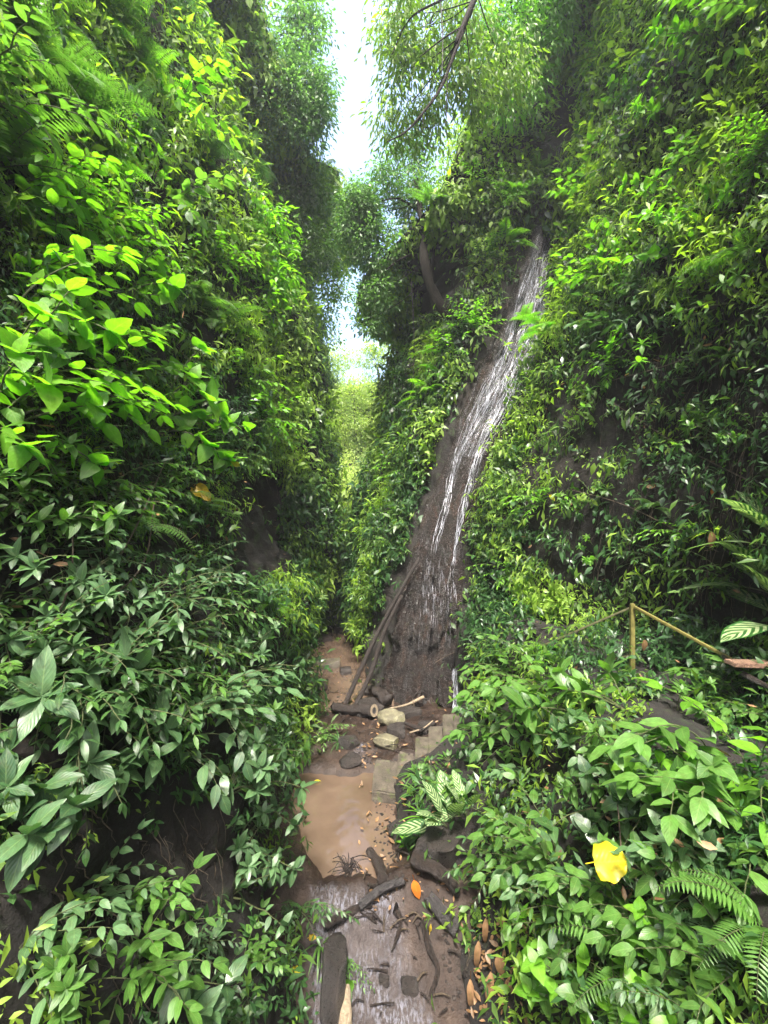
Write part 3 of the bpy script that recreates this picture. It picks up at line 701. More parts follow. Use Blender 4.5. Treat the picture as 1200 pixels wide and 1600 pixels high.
#@@PART3
# ------------------------------------------------------------------ plant kinds (local +X = away from the cliff, +Z up)
T_LANCE = leaf(1, .30, .8, 1.0, 5, .16, .28, .012)
T_OVAL = leaf(1, .42, .7, 1.05, 6, .14, .25, .014)
T_BROAD = leaf(1, .46, .62, 1.0, 7, .12, .22, .016)
T_HEART = leaf(1, .74, .30, 1.0, 7, .12, .22, .02)
T_BIG = leaf(1, .42, .75, .95, 9, .13, .26, .014, cols=5)
T_DIEF = leaf(1, .50, .6, .85, 9, .10, .3, .012, cols=5)
T_STRAP = leaf(1, .10, .25, .6, 7, .30, .75)
T_PINNA = leaf(1, .20, .35, .8, 3, .1, .15)
T_SMALL = leaf(1, .50, .6, .8, 2, .15, .2)
T_TINY = leaf(1, .52, .6, .8, 2, .12, .15)
UPV = np.array([0, 0, 1.])
def vd(az, el): return np.array([math.cos(el) * math.cos(az), math.cos(el) * math.sin(az), math.sin(el)])
def curve(az, el, L, bend, n=9, jit=.12):
    p = np.zeros(3); out = [p.copy()]
    for i in range(n):
        e = el - bend * (i / n) ** 1.2; a = az + random.gauss(0, jit); d = vd(a, e); p = p + d * L / n; out.append(p.copy())
    return out
def add_leaf(acc, T, p, d, size, tone=None, up=None, roll=.35):
    u = UPV + rng.normal(size=3) * roll if up is None else up
    batch(acc, T, [p], [d], [u], size, [rnd(0, 1) if tone is None else tone])
HID = []
def proto(stem, fol, stem_m, fol_m):
    s = stem.build('stem', stem_m); f = fol.build('foliage', fol_m); HID.extend((s, f)); return (s, f)
def whorl_shrub(seed, T=T_OVAL, ls=.17, nst=8, H=.8, m='leaf_mid', nw=7, sp=1.3):
    random.seed(seed); S = Acc(); A = Acc()
    for k in range(nst):
        az = rnd(-sp, sp); el = rnd(.15, 1.35); L = H * rnd(.55, 1.1); P = curve(az, el, L, rnd(.4, 1.1)); tube(S, P, .010, .004, 5)
        e = np.array(P[-1]); d0 = np.array(P[-1]) - np.array(P[-2]); d0 /= np.linalg.norm(d0); a0 = rnd(0, 6)
        x = np.cross(d0, UPV); x /= np.linalg.norm(x); y = np.cross(x, d0)
        for j in range(nw):
            a = a0 + j * 6.283 / nw + rnd(-.25, .25); c = rnd(.15, .6); o = (math.cos(a) * x + math.sin(a) * y)
            d = o * (1 - c * .4) + d0 * c + UPV * .12; add_leaf(A, T, e, d, ls * rnd(.75, 1.25), up=d0 * .5 + UPV)
        for j in range(4, len(P) - 1):
            if rnd(0, 1) < .75:
                a = rnd(0, 6.3); o = math.cos(a) * x + math.sin(a) * y; add_leaf(A, T, P[j], o + d0 * .5 + UPV * .1, ls * rnd(.6, 1.0))
    return proto(S, A, STEM, LM[m])
def arch_shrub(seed, T=T_LANCE, ls=.13, nst=12, H=.9, m='leaf_mid', per=12, sp=1.4):
    random.seed(seed); S = Acc(); A = Acc()
    for k in range(nst):
        az = rnd(-sp, sp); el = rnd(-.1, 1.3); L = H * rnd(.5, 1.15); P = curve(az, el, L, rnd(.6, 1.5), 10); tube(S, P, .007, .003, 4)
        for j in range(per):
            t = 2 + (len(P) - 3) * j / (per - 1); i = int(t); i = min(i, len(P) - 2); f = t - i
            p = np.array(P[i]) * (1 - f) + np.array(P[i + 1]) * f; d0 = np.array(P[i + 1]) - np.array(P[i]); d0 /= np.linalg.norm(d0)
            side = np.cross(UPV, d0); side /= max(np.linalg.norm(side), 1e-3); s = 1 if j % 2 else -1
            add_leaf(A, T, p, side * s * rnd(.7, 1.1) + d0 * rnd(.4, .9) + UPV * rnd(-.25, .15), ls * rnd(.7, 1.2) * (1 if j < per - 2 else .8), up=UPV + d0 * -.2 + rng.normal(size=3) * .25)
        add_leaf(A, T, P[-1], d0, ls)
    return proto(S, A, STEM, LM[m])
def fern(seed, n=8, L=.8, m='leaf_mid', np_=24, wid=.17, sp=1.6, lac=False):
    random.seed(seed); S = Acc(); A = Acc()
    for k in range(n):
        az = -sp + 2 * sp * (k + rnd(.1, .9)) / n; el = rnd(.3, 1.25); LL = L * rnd(.7, 1.1); P = curve(az, el, LL, rnd(1.3, 2.0), 14, .03); tube(S, P, .005, .0015, 4)
        tn = rnd(.2, .9)
        for j in range(np_):
            t = 1.5 + (len(P) - 2.5) * j / (np_ - 1); i = min(int(t), len(P) - 2); f = t - i
            p = np.array(P[i]) * (1 - f) + np.array(P[i + 1]) * f; d0 = np.array(P[i + 1]) - np.array(P[i]); d0 /= np.linalg.norm(d0)
            side = np.cross(UPV, d0); side /= max(np.linalg.norm(side), 1e-3); u = j / (np_ - 1); up = np.cross(d0, side)
            s = wid * (min(1, u * 5 + .35)) * (1 - u) ** .7 * LL / L + .012
            for sg in (1, -1):
                if not lac: add_leaf(A, T_PINNA, p, side * sg + d0 * .35 - UPV * .12, s, tn + rnd(-.1, .1), up=up)
                else:
                    q = side * sg + d0 * .4 - UPV * .1; q /= np.linalg.norm(q); pn = 7
                    for z in range(pn):
                        pp = p + q * s * (z + .3) / pn; sz = s * .34 * (1 - z / pn) ** .6
                        for s2 in (1, -1): add_leaf(A, T_TINY, pp, np.cross(up, q) * s2 + q * .6, sz, tn + rnd(-.1, .1), up=up)
    return proto(S, A, STEM, LM[m])
def rosette(seed, T, n, L, m, el0=.2, el1=1.3, sp=math.pi, petiole=0.0):
    random.seed(seed); S = Acc(); A = Acc()
    tube(S, [(0, 0, -.05), (0, 0, .0), (0, 0, .04)], .016, .012, 6)
    for k in range(n):
        az = rnd(-sp, sp); el = rnd(el0, el1); d = vd(az, el); p = np.zeros(3)
        if petiole:
            P = curve(az, min(1.3, el + .3), petiole * rnd(.6, 1.2), .5, 6, .05); tube(S, P, .007, .005, 5); p = P[-1]
        add_leaf(A, T, p, d, L * rnd(.7, 1.1), up=UPV + d * -.4)
    return proto(S, A, STEM, LM[m])
def hang_vine(seed, L=1.6, ls=.08, m='leaf_mid', n=4, T=T_HEART, bare=.0):
    random.seed(seed); S = Acc(); A = Acc()
    for k in range(n):
        P = [np.array([rnd(-.02, .05), rnd(-.25, .25), 0])]; q = P[0].copy(); LL = L * rnd(.6, 1)
        for i in range(14): q = q + np.array([random.gauss(.006, .02), random.gauss(0, .03), -LL / 14]); P.append(q.copy())
        tube(S, P, .006, .003, 4)
        for j in range(2, 15):
            if rnd(0, 1) < bare: continue
            for z in range(2): add_leaf(A, T, P[j], np.array([rnd(.2, 1), rnd(-1, 1), rnd(-1, .1)]), ls * rnd(.6, 1.2), up=np.array([1, 0, .6]))
    return proto(S, A, TWIG, LM[m])
def palm_frond(seed, n=5, L=2.2, m='leaf_mid'):
    random.seed(seed); S = Acc(); A = Acc()
    for k in range(n):
        az = rnd(-1.4, 1.4); P = curve(az, rnd(.2, .9), L * rnd(.8, 1.1), 1.8, 16, .03); tube(S, P, .02, .005, 5)
        for j in range(34):
            t = 3 + (len(P) - 4) * j / 33; i = min(int(t), len(P) - 2); f = t - i; p = np.array(P[i]) * (1 - f) + np.array(P[i + 1]) * f
            d0 = np.array(P[i + 1]) - np.array(P[i]); d0 /= np.linalg.norm(d0); side = np.cross(UPV, d0); side /= max(np.linalg.norm(side), 1e-3)
            for sg in (1, -1): add_leaf(A, T_STRAP, p, side * sg * .7 + d0 * .4 - UPV * .5, .55 * (1 - .5 * j / 33), .5, roll=.1)
    return proto(S, A, STEM, LM[m])

KIND = {
 'whorl':   dict(pr=[whorl_shrub(s, ls=.16, nst=9) for s in (1, 2, 3)], name='shrub', look='shrub with leaves in whorls', cat='shrub'),
 'whorlbig':dict(pr=[whorl_shrub(s, T=T_BIG, ls=.30, nst=5, H=.75, nw=6) for s in (4, 5, 6)], name='broadleaf_plant', look='plant with big oval leaves', cat='plant'),
 'arch':    dict(pr=[arch_shrub(s) for s in (7, 8, 9)], name='shrub', look='arching shrub with narrow leaves', cat='shrub'),
 'archbig': dict(pr=[arch_shrub(s, T=T_BROAD, ls=.20, nst=8, per=8, H=.9) for s in (10, 11)], name='broadleaf_shrub', look='shrub with broad pointed leaves', cat='shrub'),
 'bush':    dict(pr=[arch_shrub(s, T=T_OVAL, ls=.085, nst=26, per=13, H=.85, sp=1.6) for s in (12, 13, 14)], name='bush', look='dense bush of small oval leaves', cat='bush'),
 'fern':    dict(pr=[fern(s) for s in (15, 16, 17)], name='fern', look='fern with arching feathery fronds', cat='fern'),
 'lacefern':dict(pr=[fern(s, n=6, L=.9, np_=18, wid=.26, lac=True) for s in (18, 19)], name='fern', look='lacy fern with finely cut fronds', cat='fern'),
 'strap':   dict(pr=[rosette(s, T_STRAP, 22, .42, 'leaf_mid') for s in (20, 21)], name='lily_plant', look='tuft of narrow strap leaves', cat='plant'),
 'pattern': dict(pr=[rosette(s, T_DIEF, 8, .40, 'leaf_pattern', .1, 1.2, 1.9, .22) for s in (22, 23)], name='patterned_leaf_plant', look='plant with cream-striped leaves', cat='plant'),
 'heart':   dict(pr=[whorl_shrub(s, T=T_HEART, ls=.17, nst=8, H=.8, nw=4) for s in (24, 25)], name='climbing_plant', look='climber with rounded heart-shaped leaves', cat='climber'),
 'vine':    dict(pr=[hang_vine(s) for s in (26, 27)], name='vine', look='hanging vine with small leaves', cat='vine'),
 'palm':    dict(pr=[palm_frond(s) for s in (28, 29)], name='palm', look='palm with drooping feather fronds', cat='palm'),
 'ground':  dict(pr=[rosette(s, T_OVAL, 16, .13, 'leaf_mid', -.1, 1.1, math.pi, .10) for s in (30, 31)], name='herb', look='low herb with small oval leaves', cat='herb'),
}
random.seed(99)
TONE = {'mid': ('leaf_mid', 'mid green'), 'dark': ('leaf_dark', 'dark green'), 'blue': ('leaf_blue', 'dull grey-green'), 'lime': ('leaf_lime', 'bright lime green'), 'pat': ('leaf_pattern', 'striped'), 'dead': ('leaf_dead', 'withered brown')}
LANDMARKS = [((988, 985), 'handrail post'), ((1175, 1035), 'wooden walkway'), ((942, 1350), 'big yellow leaf'), ((650, 400), 'leaning tree trunk'),
 ((590, 1010), 'leaning poles'), ((650, 1030), 'bare rock foot'), ((712, 800), 'lower waterfall'), ((790, 600), 'middle of the waterfall'), ((850, 440), 'upper waterfall'),
 ((890, 170), 'bare cliff lip above the waterfall'), ((520, 1290), 'brown pool'), ((520, 1020), 'upper stream'), ((650, 1180), 'stone steps'), ((650, 1390), 'orange leaf'), ((600, 1400), 'black plank'),
 ((600, 1530), 'wet cascade'), ((550, 180), 'gap of sky'), ((400, 830), 'dark hollow in the left cliff'), ((290, 790), 'yellow wilted leaf'), ((220, 1330), 'bare dark soil bank'),
 ((712, 1270), 'cream-striped plant'), ((290, 670), 'bright lime leaves on the left'), ((1160, 880), 'striped leaves at the right edge'), ((540, 650), 'bright far end of the gorge'),
 ((100, 470), 'lime leaves at the left edge'), ((410, 370), 'lime-tipped small tree'), ((1000, 380), 'lime sprigs on the right cliff'), ((100, 1110), 'big five-leaved whorl at left'),
 ((0, 0), 'top left corner'), ((1199, 0), 'top right corner'), ((0, 1599), 'bottom left corner'), ((1199, 1599), 'bottom right corner'),
 ((0, 800), 'left edge at mid height'), ((1199, 650), 'right edge at mid height'), ((500, 940), 'far bend of the stream'), ((300, 90), 'bare branch at the top left'),
 ((1050, 800), 'bare dark patch of the right cliff'), ((960, 1200), 'hanging dry roots'), ((640, 520), 'straight hanging vine')]
used = set()
def place_label(look, tone, px, py, size):
    ds = sorted(LANDMARKS, key=lambda m: (m[0][0] - px) ** 2 + (m[0][1] - py) ** 2)
    sz = ['', 'large ' if size > 1.15 else 'small ' if size < .8 else '']
    for (q, nm) in ds[:12]:
        dx, dy = px - q[0], py - q[1]; d = math.hypot(dx, dy)
        if abs(dx) > 1.8 * abs(dy): w_ = ('right of' if dx > 0 else 'left of')
        elif abs(dy) > 1.8 * abs(dx): w_ = ('below' if dy > 0 else 'above')
        else: w_ = ('lower' if dy > 0 else 'upper') + (' right of' if dx > 0 else ' left of')
        w_ = ('close ' if d < 75 else '' if d < 190 else 'well ') + w_
        for s in sz[::-1]:
            lab = f'{s}{tone} {look} {w_} the {nm}'
            if len(lab.split()) <= 16 and lab not in used: used.add(lab); return lab
    return lab
GROUPS = {'name': 1}
def plant(kind, p, scale, tone, yaw, px, py, label=None, group=None):
    K = KIND[kind]; pr = K['pr'][int(rnd(0, len(K['pr']) - .001))]
    mt, tn = TONE[tone]; t = empty(K['name'], p, yaw)
    t.scale = (scale,) * 3
    lab = label or place_label(K['look'], tn if kind != 'pattern' else 'glossy', px, py, scale)
    props(t, lab, K['cat'], group or f"{K['cat'] if K['cat'][-1] != 'h' else K['cat'] + 'e'}s growing on the gorge sides")
    for o in pr:
        c = o.copy(); C.objects.link(c); c.parent = t
        if o.name.startswith('foliage') and kind != 'pattern':
            c.material_slots[0].link = 'OBJECT'; c.material_slots[0].material = LM[mt]
    return t
def plant_px(kind, px, py, scale=1.0, tone='mid', yaw=None, lift=0.0, label=None, back=.0, up=0):
    p, n = hit(px, py, 99)
    if p.y > 40: return None
    a = math.atan2(n.y, n.x) if (abs(n.x) + abs(n.y)) > .25 else math.atan2(-p.y, -p.x)
    if yaw is None: a += rnd(-.35, .35)
    else: a = yaw
    p = p - n * .03 + Vector((0, 0, lift)); return plant(kind, p, scale, tone, a, px, py, label)
def blocked(px, py):
    """keep the water, rock, steps, rail and bare soil free"""
    if 470 < py < 1110:
        l = np.interp(py, [470, 590, 700, 870, 950, 1050, 1110], [800, 742, 695, 645, 600, 585, 580]); r = np.interp(py, [470, 600, 700, 850, 1000, 1110], [868, 815, 775, 735, 725, 722])
        if l - 14 < px < r + 4: return True
    if 230 < py <= 470:
        l = np.interp(py, [230, 380, 470], [860, 822, 800]); r = np.interp(py, [230, 380, 470], [885, 870, 868])
        if l < px < r + 4: return True
    l = np.interp(py, [970, 1000, 1110, 1160, 1215, 1300, 1450, 1600], [480, 485, 492, 520, 440, 470, 505, 500])
    r = np.interp(py, [970, 1000, 1050, 1110, 1190, 1215, 1300, 1400, 1480, 1600], [560, 572, 600, 735, 722, 650, 615, 690, 745, 800])
    if py > 985 and l < px < r: return True
    if (px - 685) ** 2 / 62 ** 2 + (py - 425) ** 2 / 72 ** 2 < 1: return True
    if 130 < py <= 230 and 868 < px < 925: return True
    if (px - 230) ** 2 / 110 ** 2 + (py - 1330) ** 2 / 70 ** 2 < 1: return True
    if 360 < px < 432 and 725 < py < 890: return True
    return False

# ---- plants one can pick out in the photograph (by hand)
hand = [
 ('ground', 655, 1218, 0.8, 'mid'), ('ground', 672, 1196, 0.8, 'dark'), ('ground', 700, 1188, 0.8, 'mid'), ('ground', 728, 1175, 0.9, 'dark'), ('fern', 680, 1225, 0.4, 'mid'),
 ('ground', 1120, 1075, 1.0, 'mid'), ('ground', 1170, 1110, 1.1, 'lime'), ('ground', 1070, 1080, 0.9, 'mid'), ('lacefern', 1090, 1060, 0.4, 'lime'),
 ('archbig', 1160, 1090, 0.7, 'mid'), ('whorl', 1060, 1110, 0.6, 'mid'),
 ('whorlbig', 80, 1115, 0.7, 'blue'), ('whorlbig', 160, 1200, 0.6, 'blue'), ('whorlbig', 20, 1260, 0.6, 'blue'), ('whorlbig', 60, 1200, 0.55, 'blue'),
 ('archbig', 250, 1160, 0.80, 'blue'), ('archbig', 330, 1100, 0.80, 'blue'), ('archbig', 190, 1420, 0.45, 'mid'), ('archbig', 150, 1400, 0.45, 'blue'),
 ('whorlbig', 270, 1545, 0.55, 'blue'), ('archbig', 30, 1490, 0.50, 'blue'), ('whorl', 60, 1580, 0.50, 'mid'), ('archbig', 330, 1590, 0.40, 'dark'),
 ('whorl', 375, 1330, 0.75, 'blue'), ('whorl', 385, 1250, 0.75, 'blue'), ('whorl', 365, 1400, 0.65, 'blue'), ('whorl', 420, 1380, 0.5, 'dark'), ('whorl', 375, 1180, 0.75, 'mid'), ('whorl', 360, 1240, 0.80, 'blue'),
 ('arch', 420, 1120, 0.80, 'mid'), ('arch', 440, 1060, 0.80, 'mid'), ('whorl', 380, 1050, 0.90, 'blue'), ('arch', 340, 960, 1.00, 'mid'), ('fern', 420, 950, 0.80, 'lime'), ('arch', 300, 890, 1.00, 'blue'), ('arch', 240, 960, 1.00, 'blue'),
 ('whorl', 90, 960, 0.70, 'blue'), ('whorl', 180, 1000, 0.80, 'blue'), ('whorl', 60, 1020, 0.70, 'blue'), ('archbig', 100, 870, 0.60, 'blue'),
 ('heart', 240, 680, 1.5, 'lime'), ('heart', 290, 700, 1.35, 'lime'), ('fern', 300, 800, 0.90, 'mid'), ('fern', 210, 830, 0.90, 'mid'), ('arch', 170, 760, 0.90, 'mid'),
 ('archbig', 50, 300, 0.80, 'lime'), ('archbig', 10, 330, 0.85, 'lime'), ('archbig', 90, 470, 0.90, 'lime'), ('archbig', 20, 450, 1.00, 'lime'), ('fern', 20, 360, 0.90, 'lime'), ('fern', 110, 520, 0.80, 'lime'), ('archbig', 110, 560, 0.80, 'lime'),
 ('lacefern', 140, 300, 1.20, 'lime'), ('lacefern', 100, 200, 1.30, 'mid'), ('lacefern', 40, 120, 1.20, 'mid'), ('lacefern', 180, 80, 1.30, 'mid'), ('lacefern', 120, 30, 1.20, 'lime'), ('fern', 60, 50, 1.30, 'mid'),
 ('heart', 200, 260, 0.80, 'lime'), ('archbig', 270, 180, 1.20, 'lime'), ('archbig', 260, 330, 1.10, 'mid'), ('fern', 340, 520, 1.30, 'mid'), ('fern', 300, 480, 1.20, 'mid'), ('arch', 330, 420, 1.10, 'lime'), ('arch', 370, 600, 1.20, 'lime'), ('arch', 400, 660, 1.20, 'lime'), ('arch', 420, 700, 1.10, 'mid'),
 ('strap', 500, 1480, 0.55, 'mid'), ('strap', 470, 1570, 0.50, 'dark'), ('lacefern', 535, 1530, 0.35, 'lime'), ('arch', 545, 1500, 0.35, 'mid'),
 ('pattern', 700, 1300, 1.25, 'pat'), ('pattern', 728, 1275, 1.0, 'pat'), ('strap', 660, 1280, 0.70, 'lime'), ('strap', 650, 1240, 0.60, 'mid'), ('ground', 640, 1320, 0.80, 'lime'), ('ground', 655, 1210, 0.90, 'mid'),
 ('ground', 720, 1390, 1.00, 'dark'), ('ground', 745, 1430, 1.00, 'dark'), ('ground', 735, 1465, 0.90, 'mid'), ('arch', 810, 1350, 0.87, 'dark'),
 ('arch', 500, 1150, 0.65, 'mid'), ('strap', 530, 1160, 0.60, 'dark'), ('pattern', 512, 1140, 0.60, 'pat'), ('ground', 480, 1170, 0.90, 'mid'), ('arch', 478, 1010, 0.50, 'mid'), ('ground', 485, 1060, 0.90, 'lime'), ('ground', 530, 1000, 0.70, 'lime'),
 ('pattern', 1205, 930, 1.75, 'pat'), ('pattern', 1235, 985, 1.7, 'pat'), ('pattern', 1215, 860, 1.6, 'pat'),
 ('lacefern', 1060, 1045, 0.50, 'lime'), ('whorlbig', 920, 1120, 1.01, 'mid'), ('archbig', 850, 1080, 1.01, 'mid'), ('archbig', 800, 1060, 0.87, 'mid'), ('archbig', 830, 1120, 1.01, 'mid'),
 ('archbig', 790, 1160, 0.87, 'mid'), ('whorlbig', 980, 1110, 0.87, 'mid'), ('archbig', 1120, 1190, 1.09, 'lime'), ('archbig', 1180, 1220, 1.01, 'lime'), ('archbig', 1090, 1230, 1.01, 'mid'), ('archbig', 1190, 1310, 0.87, 'lime'),
 ('heart', 960, 1270, 0.80, 'dark'), ('archbig', 870, 1350, 0.87, 'mid'), ('archbig', 840, 1370, 0.72, 'mid'), ('archbig', 900, 1400, 0.72, 'blue'), ('whorl', 1000, 1240, 0.72, 'lime'), ('whorl', 1030, 1450, 0.72, 'lime'),
 ('archbig', 1000, 1440, 0.72, 'mid'), ('archbig', 1080, 1490, 0.72, 'mid'), ('heart', 930, 1520, 0.72, 'mid'), ('heart', 880, 1560, 0.72, 'lime'), ('archbig', 1150, 1530, 0.72, 'lime'), ('fern', 1190, 1450, 0.72, 'mid'),
 ('arch', 800, 900, 0.90, 'lime'), ('arch', 840, 960, 0.90, 'lime'), ('arch', 780, 1020, 0.70, 'mid'), ('arch', 850, 790, 0.90, 'lime'), ('arch', 800, 770, 0.80, 'mid'),
 ('whorl', 1000, 580, 0.90, 'lime'), ('whorl', 930, 640, 0.80, 'mid'), ('whorl', 1120, 690, 0.70, 'mid'), ('arch', 960, 580, 0.90, 'lime'), ('whorl', 1050, 330, 1.10, 'lime'), ('whorl', 1060, 190, 1.00, 'lime'), ('whorl', 990, 420, 0.90, 'lime'), ('whorl', 1120, 60, 1.10, 'lime'),
 ('whorl', 1090, 360, 0.90, 'lime'), ('whorl', 1180, 330, 0.80, 'lime'), ('fern', 810, 310, 1.20, 'lime'), ('fern', 790, 380, 1.10, 'lime'), ('fern', 1150, 210, 0.90, 'mid'), ('heart', 980, 150, 0.80, 'lime'), ('lacefern', 860, 520, 1.20, 'lime'), ('fern', 820, 500, 0.90, 'lime'),
 ('fern', 670, 620, 1.30, 'lime'), ('fern', 690, 590, 1.20, 'lime'), ('arch', 640, 740, 1.10, 'lime'), ('arch', 620, 800, 0.7, 'lime'), ('arch', 620, 860, 1.00, 'mid'), ('arch', 590, 930, 0.90, 'mid'), ('arch', 700, 560, 1.20, 'lime'), ('bush', 740, 520, 1.20, 'lime'),
 ('palm', 478, 370, 0.55, 'mid'), ('palm', 500, 270, 0.40, 'mid'), ('bush', 455, 330, 1.2, 'lime'), ('bush', 465, 420, 0.9, 'mid'), ('bush', 440, 420, 1.30, 'lime'), ('bush', 455, 490, 0.7, 'mid'), ('bush', 760, 420, 1.30, 'dark'), ('bush', 790, 330, 1.30, 'mid'), ('bush', 812, 215, 1.0, 'dark'), ('strap', 645, 1210, 0.50, 'mid'), ('strap', 668, 1232, 0.60, 'dark'), ('fern', 700, 1250, 0.45, 'mid'), ('ground', 745, 1190, 0.90, 'mid'), ('ground', 720, 1235, 0.90, 'lime'), ('fern', 838, 268, 0.8, 'mid'),
 ('vine', 430, 590, 1.40, 'mid'), ('vine', 455, 560, 1.50, 'mid'), ('vine', 465, 620, 1.20, 'dark'),
]
for i, (kind, px, py, s, tone) in enumerate(hand): plant_px(kind, px, py, s, 'mid' if tone == 'lime' and px > 800 and py > 1060 and i % 3 else tone)
pts_used = [(h[1], h[2]) for h in hand]
# ---- the rest of the shrubs and ferns, spread so that every patch carries its own kind
def pick(px, py):
    p, n = hit(px, py); d = p.y
    if px < 530:
        if py > 1150: return random.choice(['whorl', 'archbig', 'arch', 'ground']), random.choice(['blue', 'dark', 'mid']), rnd(.4, .7)
        if py > 720: return random.choice(['arch', 'whorl', 'arch', 'fern', 'bush']), random.choice(['blue', 'dark', 'mid', 'mid']), rnd(.7, 1.0)
        if py > 420: return random.choice(['arch', 'fern', 'heart', 'bush', 'archbig']), random.choice(['mid', 'lime', 'mid', 'dark']), rnd(.8, 1.15)
        return random.choice(['lacefern', 'fern', 'bush', 'arch', 'fern', 'arch']), random.choice(['mid', 'lime', 'mid', 'blue']), rnd(.9, 1.3)
    if px < 740 and py < 1000: return random.choice(['bush', 'arch', 'fern', 'bush']), random.choice(['lime', 'mid', 'mid']), rnd(.8, 1.3)
    if py > 1050: return random.choice(['archbig', 'whorl', 'arch', 'ground', 'ground', 'fern', 'heart']), random.choice(['mid', 'blue', 'mid', 'dark', 'blue', 'lime']), rnd(.5, .95)
    if py > 520: return random.choice(['arch', 'whorl', 'vine', 'arch', 'fern']), random.choice(['mid', 'dark', 'mid', 'lime']), rnd(.5, .9)
    return random.choice(['arch', 'fern', 'bush', 'archbig', 'whorl', 'heart']), random.choice(['lime', 'mid', 'mid', 'lime', 'dark']), rnd(.8, 1.2)
tries = 0
while len(pts_used) < 285 and tries < 9000:
    tries += 1; px, py = rnd(-30, 1230), rnd(-20, 1610)
    if blocked(px, py) or blocked(px - 22, py) or blocked(px + 22, py) or blocked(px, py + 25) or (500 < px < 610 and py < 560) or (508 < px < 592 and py < 800) or (px > 880 and 640 < py < 930 and rnd(0, 1) < .6) or (860 < px < 1200 and 920 < py < 1070) or (px < 400 and py > 1230 and rnd(0, 1) < .85): continue
    if any((a - px) ** 2 + (b - py) ** 2 < (58 if py < 1000 else 50) ** 2 for a, b in pts_used): continue
    k, t, s = pick(px, py)
    if 430 < px < 670 and 380 < py < 860:
        if 485 < px < 612: continue
        s *= .55
    plant_px(k, px, py, s, t); pts_used.append((px, py))
# far hillside plants
for i in range(0):
    px = rnd(512, 602); py = rnd(625, 740); plant_px('bush', px, py, rnd(1.8, 2.6), random.choice(['lime', 'lime', 'mid']))
for K in KIND.values():
    for s, f in K['pr']:
        for o in (s, f): bpy.data.objects.remove(o)
#@@PART4
# ------------------------------------------------------------------ trees
T_TW = leaf(1, .44, .6, .9, 2, .14, .3)
T_LN = leaf(1, .24, .6, .9, 3, .14, .35)
def tree(label, trunk, r0, r1, branches, blobs, m, ls=.09, tmpl=T_TW, per=26, cat='tree', name='tree', spread=.2, droop=.3, sun_m=None):
    base = Vector(trunk[0]); t = empty(name, base, 0, label, cat, 'trees standing on the rim of the gorge')
    S = Acc(); P = bez([Vector(p) - base for p in trunk], 8); tube(S, P, r0, r1, 9)
    V = S.v[0]
    for i in range(len(V)): V[i] += np.array(noise.noise_vector(Vector(V[i]) * 3)) * r0 * .25
    tr = S.build('trunk', BARK, t)
    for b in branches:
        B = Acc(); tube(B, bez([Vector(p) - base for p in b[0]], 7), b[1], b[2], 6); B.build('branch', BARK, t)
    A = Acc(); Tw = Acc(); pos = []; dr = []; tone = []; per = int(per * 1.9); ls *= 1.45
    for (c, rad, n) in blobs:
        c = Vector(c) - base; near = min(P, key=lambda q: (q - c).length)
        if (near - c).length > .25: tube(Tw, bez([near, (near + c) / 2 + Vector((0, 0, -.1)), c], 5), .013, .006, 5)
        for k in range(n):
            d = Vector((random.gauss(0, 1), random.gauss(0, 1), random.gauss(0, 1))).normalized(); f = rnd(.25, 1) ** .5
            q = c + Vector((d.x * rad[0], d.y * rad[1], d.z * rad[2])) * f * (1 + .35 * noise.noise(d * 2.2 + c))
            if k % 3 == 0: tube(Tw, bez([c + (q - c) * .05, c + (q - c) * .55 + Vector((rnd(-.1, .1), rnd(-.1, .1), rnd(0, .15))), q], 4), .012, .004, 4)
            tn = rnd(.1, .9)
            for j in range(per):
                o = Vector((random.gauss(0, spread), random.gauss(0, spread), random.gauss(0, spread * .7)))
                pos.append(tuple(q + o)); e = o.normalized() + Vector((rnd(-.5, .5), rnd(-.5, .5), rnd(-.5, .3) - droop)); dr.append(tuple(e)); tone.append(min(1, max(0, tn + rnd(-.25, .25))))
    n = len(pos); up = np.tile(UPV, (n, 1)) + rng.normal(size=(n, 3)) * .45
    batch(A, tmpl, np.array(pos), np.array(dr), up, ls * rng.uniform(.65, 1.25, n), np.array(tone))
    A.build('crown', m, t); Tw.build('twigs', BARK, t); return t
a_ = at
def blob(px, py, Y, rx, rz, n, ry=None): return (a_(px, py, Y), (rx * Y / F, (ry or rx) * Y / F, rz * Y / F), n)
tree('big dark-leaved tree leaning over the gorge at top left, left of the sky gap',
     [a_(190, 260, 10.5), a_(240, 170, 11), a_(272, 90, 11.5), a_(268, -60, 11.8)], .17, .08,
     [([a_(268, 88, 11.4), a_(315, 92, 11.3), a_(360, 100, 11.5), a_(430, 80, 12)], .085, .03), ([a_(355, 98, 11.5), a_(400, 130, 11.7), a_(440, 160, 12)], .04, .015), ([a_(272, 60, 11.5), a_(330, 20, 11.8), a_(400, -30, 12)], .05, .02)],
     [blob(350, 60, 12, 75, 55, 46), blob(425, 60, 12.2, 70, 75, 70), blob(470, 130, 12.2, 44, 62, 55), blob(420, 165, 12.3, 65, 50, 50), blob(478, 30, 12.4, 30, 60, 36), blob(330, 150, 12.4, 60, 60, 36), blob(300, -30, 12, 90, 60, 40), blob(470, 200, 12.4, 34, 34, 22), blob(490, 160, 12.4, 30, 50, 30), blob(400, 220, 12.6, 60, 40, 36), blob(450, 240, 12.8, 50, 34, 30)], LM['crown_blue'], ls=.085, per=34, spread=.17)
